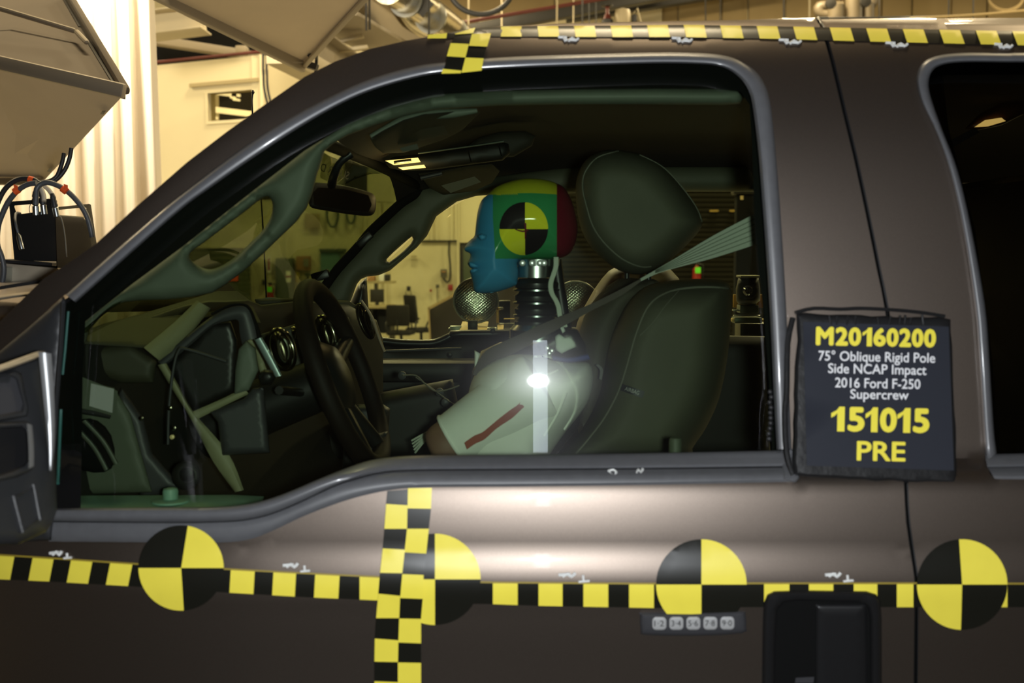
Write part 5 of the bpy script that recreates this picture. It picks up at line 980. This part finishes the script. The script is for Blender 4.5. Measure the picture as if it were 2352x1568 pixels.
# shoulder belt
BL = strip('seat_belt', [(1752, 478), (1733, 491), (1640, 540), (1560, 588), (1505, 620), (1470, 640)], [(1752, 556), (1737, 561), (1640, 592), (1560, 613), (1510, 628), (1472, 646)], lambda x, y: 2.02 + (1740 - x) * .0003, M['webbing'], TR, thick=.002, sub=3, m=6)
for k in range(1, 6): tube('rib_line', [P(x, lerp(t, b, k / 6), 2.018 + (1740 - x) * .0003) for x, t, b in ((1733, 491, 561), (1640, 540, 592), (1560, 588, 613), (1505, 620, 628))], .0006, M['garn_d'], BL, sub=2, n=5)
strip('belt_run', [(1472, 640), (1420, 667), (1359, 697), (1306, 719), (1249, 742), (1191, 769), (1153, 786), (1115, 806), (1096, 835), (1086, 860)], [(1472, 646), (1424, 680), (1359, 713), (1314, 738), (1268, 763), (1235, 780), (1191, 806), (1150, 826), (1120, 845), (1100, 866)], lambda x, y: lerp(2.06, 2.16, min(1, max(0, (1472 - x) / 380))), M['webd'], BL, thick=.003, sub=3, m=4)
# glowing shape in the cab, stands in for a warm reflection in the rear window
r, _ = pillow('rear_window_reflection', [(2215, 296), (2250, 262), (2300, 236), (2352, 228), (2352, 262), (2300, 288), (2240, 300)], 2.4, .02, 14, M['lampbrown'], TR, step=9)
panel('lens', [(2238, 292), (2262, 276), (2300, 270), (2310, 278), (2270, 290)], [], const(2.37), .004, M['lamp_on'], r, step=14)
strip('rear_rail', [(2170, 330), (2240, 292)], [(2176, 345), (2250, 304)], const(2.36), M['dark2'], r, smoothcurve=False)

# ================================================================ crash dummy
DM = thing('crash_test_dummy', 'seated crash test dummy with painted head, steel neck and pale shirt', 'dummy', P(1240, 1040, 2.2))
ho_ = cr([(1276, 420), (1262, 415), (1239, 411), (1206, 410), (1173, 416), (1142, 428), (1122, 445), (1106, 460), (1098, 482), (1094, 506), (1092, 528), (1089, 543), (1078, 553), (1067, 568), (1068, 576), (1079, 582), (1080, 589), (1077, 597), (1074, 604), (1077, 612), (1083, 617), (1079, 622), (1082, 634), (1086, 650), (1088, 664), (1096, 672), (1117, 673), (1142, 670), (1168, 662), (1185, 655), (1189, 648), (1190, 622), (1191, 597), (1230, 594), (1281, 593), (1300, 588), (1314, 575), (1323, 553), (1327, 523), (1321, 487), (1310, 454), (1295, 430)], 3, True)
def headcol(x, y):
    if x > 1279: return 3
    if y < 594 and x > (1132 if y < 500 else 1132 + (y - 500) * .06):
        if (x - 1203) ** 2 / 56 ** 2 + (y - 525) ** 2 / 61 ** 2 < 1:
            return 5 if (x > 1206) == (y < 526) else 4
        if y < 443 + abs(x - 1220) * .06: return 1
        return 2
    if y < 447 and x > 1120: return 1
    return 0
mk5 = [(1203 + 56 * math.cos(a), 525 + 61 * math.sin(a)) for a in [2 * PI * i / 40 for i in range(41)]]
HD, hf = pillow('head', ho_, 2.19, .082, 125, None, DM, step=4.6, cuts=[[(1279, 424), (1279, 590)], [(1132, 447), (1132, 500), (1137.6, 594)], [(1124, 447), (1180, 443.5), (1220, 443), (1276, 446)], [(1139, 594), (1186, 594)], mk5, [(1206, 466), (1206, 584)], [(1149, 526), (1257, 526)]],
    paint=([M['d_blue'], M['d_yel'], M['d_green'], M['d_red'], M['d_blk'], M['d_yl2']], headcol), angle=180)
strip('head_mark', [(1182, 525), (1200, 529), (1212, 527)], [(1184, 528), (1200, 533), (1214, 530)], lambda x, y: hf(x, y) - .001, M['d_red'], HD, thick=.001); strip('head_mark', [(1204, 512), (1205, 530), (1205, 548)], [(1209, 512), (1209, 530), (1208, 548)], lambda x, y: hf(x, y) - .001, M['d_red'], HD, thick=.001)
for nm, o, Yq, Hq, Rq in (('eyelid', [(1097, 541), (1108, 536), (1118, 540), (1116, 550), (1104, 552)], 2.125, .010, 6), ('lip', [(1077, 601), (1092, 604), (1100, 612), (1090, 615), (1079, 612)], 2.14, .008, 5), ('lip', [(1080, 619), (1094, 615), (1100, 620), (1090, 626), (1081, 626)], 2.14, .008, 5)): pillow(nm, o, Yq, Hq, Rq, M['d_blue'], HD, step=3)
# neck: plates and rubber discs
nc = lambda y, x=1235: P(x, y, 2.2)
sc_ = 2.2 / F
lathe('neck_plate', [(.03, 0), (.040, .002), (.041, .014), (.03, .016)], nc(612, 1236), M['steel'], DM, n=36); lathe('neck_plate', [(.02, 0), (.036, .001), (.036, .024), (.030, .026)], nc(638, 1232), M['steel'], DM, n=36)
for x in (1200, 1222, 1240, 1250): lathe('neck_bolt', [(.002, -.006), (.006, -.005), (.006, .004)], P(x, 604, 2.155), M['steel'], DM, (0, 1, 0), 12)
pr = []
for k in range(5): z = -.118 + k * .0245; pr += [(.034, z), (.0415, z + .003), (.0425, z + .009), (.0425, z + .012), (.036, z + .017), (.033, z + .021)]
lathe('neck_rubber', pr, nc(640, 1232), M['rubber'], DM, n=36)
for k in range(4): lathe('neck_disc', [(.03, 0), (.0445, .0005), (.0445, .0035), (.03, .004)], nc(640, 1232) + V((0, 0, -.118 + .0215 + k * .0245)), M['steeld'], DM, n=36)
lathe('neck_base', [(.02, 0), (.055, .0), (.055, .02), (.045, .03), (.02, .03)], nc(780, 1236), M['steeld'], DM, n=30)
tube('neck_guard', [P(1276, 596, 2.24), P(1284, 660, 2.24), P(1300, 760, 2.24)], .012, M['black2'], DM)
for i in range(3): tube('sensor_cable', [P(x + i * 3, y, 2.16) for x, y in ((1274, 590), (1274, 610), (1270, 626), (1262, 650), (1264, 672), (1274, 690), (1280, 705), (1284, 728), (1296, 750))], .0026, M['wire'], DM, sub=4)
# torso, shirt, arm
tor = cr([(1092, 845), (1110, 800), (1170, 775), (1240, 790), (1300, 770), (1340, 790), (1356, 832), (1364, 870), (1356, 915), (1334, 950), (1302, 990), (1262, 1045), (1230, 1110), (1060, 1110), (1058, 1000), (1070, 930), (1080, 885)], 3, True)
pillow('torso', [(1085, 850), (1105, 806), (1150, 785), (1240, 785), (1310, 760), (1345, 790), (1352, 840), (1330, 980), (1250, 1080), (1080, 1080), (1075, 930)], 2.28, .13, 60, M['rubber'], DM, step=16)
sh = cr([(1082, 880), (1098, 852), (1130, 829), (1165, 815), (1200, 812), (1235, 815), (1275, 826), (1320, 830), (1354, 834), (1363, 868), (1354, 914), (1334, 948), (1302, 988), (1262, 1045), (1240, 1090), (1070, 1090), (1060, 1000), (1072, 925)], 3, True)
SHR, shf = pillow('shirt', sh, 2.19, .14, 70, M['cotton'], DM, step=10, pw=2.1)
tube('shirt_seam', [P(x, y, shf(x, y) - .002) for x, y in cr([(1270, 824), (1296, 842), (1310, 862), (1322, 884), (1326, 910), (1320, 945), (1296, 985)], 3)], .003, M['cotton'], SHR, n=6)
for pts in ([(1230, 820), (1262, 818), (1290, 836)], [(1190, 880), (1230, 870), (1280, 850)], [(1300, 900), (1280, 950), (1250, 1000)]): tube('shirt_fold', [P(x, y, shf(x, y) + .001) for x, y in cr(pts, 4)], .0032, M['cotton'], SHR, n=8)
strip('shirt_collar', [(1268, 815), (1305, 820), (1350, 812)], [(1270, 828), (1310, 833), (1356, 826)], const(2.09), M['navy'], SHR, bulge=.006, thick=.02)
pillow('shirt_tail', [(1090, 804), (1104, 812), (1096, 836), (1090, 846)], 2.2, .01, 6, M['cotton'], SHR, step=5)
sp_, ep_ = P(1236, 890, 2.10), P(1043, 1012, 2.10)
dd = ep_ - sp_; ARM = tube('sleeve', [sp_ - dd * .12, sp_ - dd * .06, sp_, sp_ + dd * .3, sp_ + dd * .65, sp_ + dd * .9, ep_ + dd * .005], [.028, .056, .068, .066, .06, .055, .053], M['cotton'], DM, n=28, sub=4)
tube('sleeve_hem', [ep_ + dd * .0 + (frame_of(dd)[0] * math.cos(t) + frame_of(dd)[1] * math.sin(t)) * .0535 for t in [2 * PI * i / 24 for i in range(24)]], .0028, M['cotton'], ARM, n=6, closed=True)
tube('upper_arm', [sp_ + dd * .5, ep_, ep_ + dd * .14, ep_ + dd * .22, ep_ + dd * .26], [.045, .046, .044, .036, .012], M['skin_b'], DM, n=20, sub=3)
def slf(x, y):                                                            # front of the sleeve below a picture point
    d = V(ray(x, y)); o = V((0, 0, ZC)); u = dd.normalized(); w_ = o - sp_; dp = d - u * d.dot(u); wp = w_ - u * w_.dot(u); R = .0625
    A = dp.dot(dp); B = 2 * dp.dot(wp); C = wp.dot(wp) - R * R; q = B * B - 4 * A * C
    return d.y * (-B - math.sqrt(max(q, 0))) / (2 * A)
rc = [(1067, 1022), (1090, 1008), (1110, 998), (1132, 980), (1150, 966), (1172, 950), (1190, 934), (1208, 918)]
strip('chalk_stripe', [(x - 2 + random.uniform(-2, 2), y - 7 + random.uniform(-2, 2)) for x, y in rc], [(x + 4 + random.uniform(-2, 2), y + 9 + random.uniform(-2, 2)) for x, y in rc], lambda x, y: slf(x, y) - .0045, M['redchalk'], ARM, thick=.006, m=4)
pillow('chest_bracket', [(1230, 790), (1260, 770), (1296, 752), (1326, 756), (1344, 790), (1346, 812), (1300, 822), (1240, 812)], 2.17, .03, 16, M['black2'], DM, step=8)
pillow('felt_pad', [(1275, 772), (1284, 766), (1296, 774), (1310, 772), (1320, 785), (1324, 796), (1302, 806), (1290, 812), (1276, 803)], 2.13, .008, 6, M['whitepad'], DM, step=5)
pillow('bracket_tab', [(1286, 752), (1294, 748), (1299, 760), (1292, 766)], 2.13, .006, 4, M['whitepad'], DM, step=4)
for x, y in ((1258, 800), (1268, 806), (1262, 812)): lathe('bolt', [(.002, -.005), (.005, -.004), (.005, .003)], P(x, y, 2.13), M['steel'], DM, (0, 1, 0), 10)
strip('rib_cable', [(1368, 838), (1378, 850), (1376, 870)], [(1374, 836), (1385, 848), (1382, 872)], const(2.2), M['dark2'], DM)

# ================================================================ rig beyond the far door
def parlamp(cx, cy, r, Y, label, tilt):
    c = P(cx, cy, Y); R = r * Y / F; ax = V((tilt, -1, .045)).normalized(); t = thing('round_lamp', label, 'lamp', c + V((0, 0, -R)), 'round lamps on the far rig')
    lathe('reflector_shell', [(R * .3, -R * .9), (R * .7, -R * .5), (R * .95, -R * .1), (R * .97, 0), (R * .9, .0)], c, M['black2'], t, ax, 40); 
    a, b = frame_of(ax); tube('rim', [c + (a * math.cos(q) + b * math.sin(q)) * R + ax * .004 for q in [2 * PI * i / 48 for i in range(48)]], R * .045, M['lens_rim'], t, n=8, closed=True)
    vs, fs = [], []; N = 40                                              # pressed dimples of the lens
    rnd = random.Random(int(cx)); g = {}
    for i in range(-N, N + 1):
        for j in range(-N, N + 1):
            x, y = i / N, j / N; q = x * x + y * y
            if q <= .93:
                g[i, j] = len(vs); vs.append(c + a * x * R + b * y * R + ax * (R * .09 * (1 - q) + R * .0045 * (math.sin(x * 40 + 5 * y) * math.sin(y * 52) + rnd.uniform(-.4, .4))))
    for (i, j) in list(g):
        q = [(i, j), (i + 1, j), (i + 1, j + 1), (i, j + 1)]
        if all(k in g for k in q): fs.append(tuple(g[k] for k in q))
    mk('lens', vs, fs, M['lens'], t, smooth=True, angle=180); return t
parlamp(1093, 690, 51, 4.2, 'round lamp with sparkling lens below the chin, left of the pair', .04)
parlamp(1322, 700, 54, 4.2, 'round lamp with sparkling lens between neck and seat, right of the pair', -.05)
RG = thing('lamp_rig', 'aluminium rig with gold plates carrying the round lamps beyond the far door', 'rig', P(1150, 790, 4.2))
def rb(nm, x0, y0, x1, y1, Y, dep, mt, bev=.002, par=None): return wallbox(nm, x0, y0, x1, y1, Y, dep, M[mt], 0, 0, par=par or RG, bev=bev)
rb('rail', 1030, 752, 1420, 766, 4.3, .05, 'alu'); rb('rail', 1140, 742, 1300, 752, 4.2, .05, 'alu'); rb('rail_end', 1034, 748, 1060, 770, 4.15, .05, 'silver'); rb('plate_edge', 1055, 760, 1118, 767, 4.1, .12, 'alu')
hull('plate', [P(1055, 760, 4.05), P(1118, 760, 4.05), P(1122, 738, 4.3), P(1062, 738, 4.3)], .004, M['gold'], RG); hull('plate', [P(1143, 757, 4.08), P(1156, 755, 4.08), P(1157, 742, 4.2), P(1142, 742, 4.2)], .004, M['gold'], RG)
rb('lamp_bracket', 1075, 736, 1097, 758, 4.08, .05, 'black2'); rb('gold_upright', 1140, 706, 1146, 745, 4.2, .03, 'bracket'); rb('gold_hook', 1140, 706, 1150, 712, 4.2, .03, 'bracket'); rb('clamp_block', 1146, 690, 1172, 740, 4.3, .08, 'black2'); rb('clamp_edge', 1157, 731, 1182, 733, 4.2, .02, 'gold'); rb('bolt_head', 1147, 705, 1156, 710, 4.18, .02, 'steel')
lathe('round_nut', [(.01, -.01), (.017, -.008), (.017, .008), (.01, .01)], P(1131, 762, 4.05), M['silver'], RG, (0, 1, 0), 18); lathe('nut_bore', [(.003, -.012), (.007, -.011), (.007, .005)], P(1131, 766, 4.05), M['black2'], RG, (0, 1, 0), 12)
rb('bolt', 1085, 766, 1089, 778, 4.1, .02, 'steel'); rb('lower_lip', 1152, 763, 1200, 765, 4.08, .02, 'steel'); rb('rig_post', 1200, 766, 1230, 1808, 4.4, .08, 'black2')
CM = thing('high_speed_camera', 'black box camera on a yellow plate and metal rails beyond the seat', 'camera', P(1716, 790, 3.9))
def cb(nm, x0, y0, x1, y1, Y, dep, mt, bev=.002): return wallbox(nm, x0, y0, x1, y1, Y, dep, M[mt], 0, 0, par=CM, bev=bev)
pillow('body', [(1696, 636), (1742, 637), (1746, 660), (1746, 690), (1740, 694), (1736, 700), (1696, 698), (1691, 690), (1690, 664)], 3.8, .05, 6, M['cambody'], CM, step=8, Hb=.12)
cb('top_label', 1696, 632, 1741, 637, 3.78, .08, 'label'); lathe('lens', [(.026, 0), (.026, .03), (.02, .034)], P(1718, 667, 3.78), M['black2'], CM, (0, -1, 0), 28); lathe('front_glass', [(.001, .012), (.012, .008), (.017, 0)], P(1718, 667, 3.742), M['glasslens'], CM, (0, -1, 0), 24)
cb('yellow_plate', 1684, 676, 1754, 706, 3.9, .01, 'yelp'); cb('mount', 1696, 700, 1738, 718, 3.82, .06, 'alu2'); cb('rod', 1682, 710, 1700, 714, 3.8, .012, 'steel'); cb('rod', 1684, 723, 1746, 726, 3.78, .012, 'steel'); cb('rail', 1684, 728, 1746, 741, 3.82, .06, 'alu2'); cb('foot', 1678, 731, 1684, 738, 3.82, .04, 'gold'); cb('foot', 1747, 732, 1756, 738, 3.82, .04, 'gold'); cb('stand', 1694, 741, 1740, 1948, 3.95, .1, 'black2')

# ================================================================ recorder on the bonnet, with its cables
BX = thing('recorder_box', 'black recorder box with handle frames standing on a metal block on the bonnet', 'equipment box', P(115, 600, 2.6))
fy = plane3((20, 600, 2.55), (130, 600, 2.52), (20, 470, 2.56)); sy = plane3((130, 600, 2.52), (215, 600, 2.72), (130, 470, 2.53))
panel('front_plate', [(33, 598), (21, 470), (23, 463), (112, 456), (121, 457), (126, 490), (132, 600)], [[(33, 474), (34, 472), (105, 466), (106, 484), (42, 492), (38, 490)]], fy, .012, M['cambody'], BX, step=14)
bx_, _ = pillow('housing', [(126, 494), (192, 500), (206, 520), (216, 620), (130, 620)], sy, .01, 8, M['boxside'], BX, step=14, Hb=.12)
strip('heat_sink', [(124, 493), (160, 495), (192, 498)], [(124, 497), (160, 499), (192, 502)], sy, M['steel'], BX, thick=.05)
panel('side_frame', [(134, 479), (134, 475), (205, 468), (209, 470), (222, 560), (216, 610), (208, 560), (198, 477), (194, 476), (136, 482)], [], lambda x, y: sy(x, y) + .03, .012, M['cambody'], BX, step=12)
box('base_plate', P(84, 602, 2.56), (.125, .14, .006), M['black'], BX, Matrix.Rotation(.07, 3, 'Y'))
for (x, y, lx) in ((82, 480, 0), (100, 478, 4), (128, 484, 8)):
    ct = P(x, y, 2.5); k = Matrix.Rotation(.12 * (lx / 4), 3, 'Y'); u = V((-.02 - .02 * lx, 0, 1)).normalized()
    lathe('connector', [(.004, -.014), (.0068, -.013), (.0068, .006), (.005, .008)], ct, M['steel'], BX, u, 16)
    lathe('cable_boot', [(.006, 0), (.007, .004), (.006, .008), (.007, .012), (.0055, .016), (.0065, .02), (.005, .026), (.004, .03)], ct + u * .008, M['cable'], BX, u, 14)
lathe('plug', [(.003, -.018), (.0058, -.016), (.0058, .012), (.0035, .016), (.0025, .02)], P(46, 555, 2.47), M['steel'], BX, V((-.22, 0, 1)), 14)
tube('plug_lead', [P(41, 534, 2.47), P(36, 514, 2.47), P(35, 498, 2.49), P(38, 489, 2.51), P(46, 490, 2.53)], .003, M['cableg'], BX, sub=4)
tube('thin_lead', [P(124, 486, 2.5), P(140, 500, 2.5), P(149, 540, 2.5), P(153, 590, 2.5)], .0016, M['wire2'], BX, sub=4)
tube('tether', [P(70, 468, 2.5), P(67, 480, 2.5), P(70, 492, 2.5)], .0008, M['cable'], BX, sub=3)
BB = tag(box('mounting_block', P(92, 632, 2.58), (.132, .13, .046), M['plate'], rot=Matrix.Rotation(.09, 3, 'Y'), bev=.003), 'tan metal block under the black recorder box on the bonnet', 'block')
box('side_plate', P(28, 634, 2.53), (.012, .1, .042), M['alu'], BB, Matrix.Rotation(.09, 3, 'Y'))
def cab(pts, r, mt, label, Y=2.46, par=None, tags=()):
    o = tag(tube('cable', [P(x, y, Y + .02 * i / len(pts)) for i, (x, y) in enumerate(pts)], r, M[mt], par, sub=5, n=10), label, 'cable', 'thick cables of the recorder box')
    for a, b, fl in tags:
        tube('cable_tag', [P(*a, Y + .003), P(*b, Y + .003)], r * 1.35, M['orange'], o, n=10)
        if fl: panel('tag_flag', [(fl[0] - 5, fl[1] - 8), (fl[0] + 5, fl[1] - 5), (fl[0] + 5, fl[1] + 5), (fl[0] - 3, fl[1] + 7)], [], const(Y - .005), .002, M['orange'], o, step=20)
    return o
cab([(82, 470), (83, 450), (84, 435), (92, 424), (108, 419), (128, 424), (150, 436), (172, 456), (192, 482), (204, 510), (212, 545)], .0058, 'cableg', 'grey cable arching from the recorder box down to the right, with orange tag', 2.45, tags=[((143, 432), (153, 440), (151, 430))])
cab([(84, 420), (62, 424), (40, 438), (20, 462), (6, 490), (-4, 520), (-6, 560), (4, 590), (9, 620), (4, 655)], .0058, 'cableg', 'grey cable arching left from the recorder box with an orange flag', 2.46, tags=[((33, 441), (43, 434), (36, 431))])
cab([(88, 420), (76, 412), (58, 410), (40, 413), (20, 425), (4, 446), (-10, 480), (-20, 520)], .0055, 'cable', 'upper black cable leaving left from the recorder box with orange sleeve', 2.48, tags=[((66, 411), (77, 414), None)])
cab([(101, 462), (100, 448), (94, 432), (87, 422), (80, 415)], .005, 'wire3', 'middle pale cable rising from the recorder box', 2.49)
cab([(126, 470), (122, 452), (112, 436), (100, 426), (92, 420)], .005, 'wire3', 'right pale cable rising from the recorder box', 2.5)
cab([(90, 418), (110, 417), (125, 415), (140, 402), (152, 384), (160, 362), (164, 340)], .005, 'cable', 'outer black cable rising from the recorder box to the light hood', 2.7)
cab([(95, 418), (115, 415), (130, 405), (138, 388), (144, 368), (147, 352)], .005, 'cable', 'inner black cable rising from the recorder box to the light hood', 2.7)

# glowing strip added behind the lens to make the streak in the window glass
WL = thing('added_streak_strip', 'upright glowing strip on a stand, added behind the lens for the window streak', 'lamp', (.10, -.12, 0))
box('glow_strip', (.090, -.10, ZC - .03), (.046, .02, .38), M['tube'], WL, bev=.004); tube('stand', [(.088, -.13, 0), (.088, -.13, ZC + .2)], .012, M['black'], WL); lathe('foot', [(.2, 0), (.2, .015), (.03, .03)], (.088, -.13, 0), M['black'], WL)
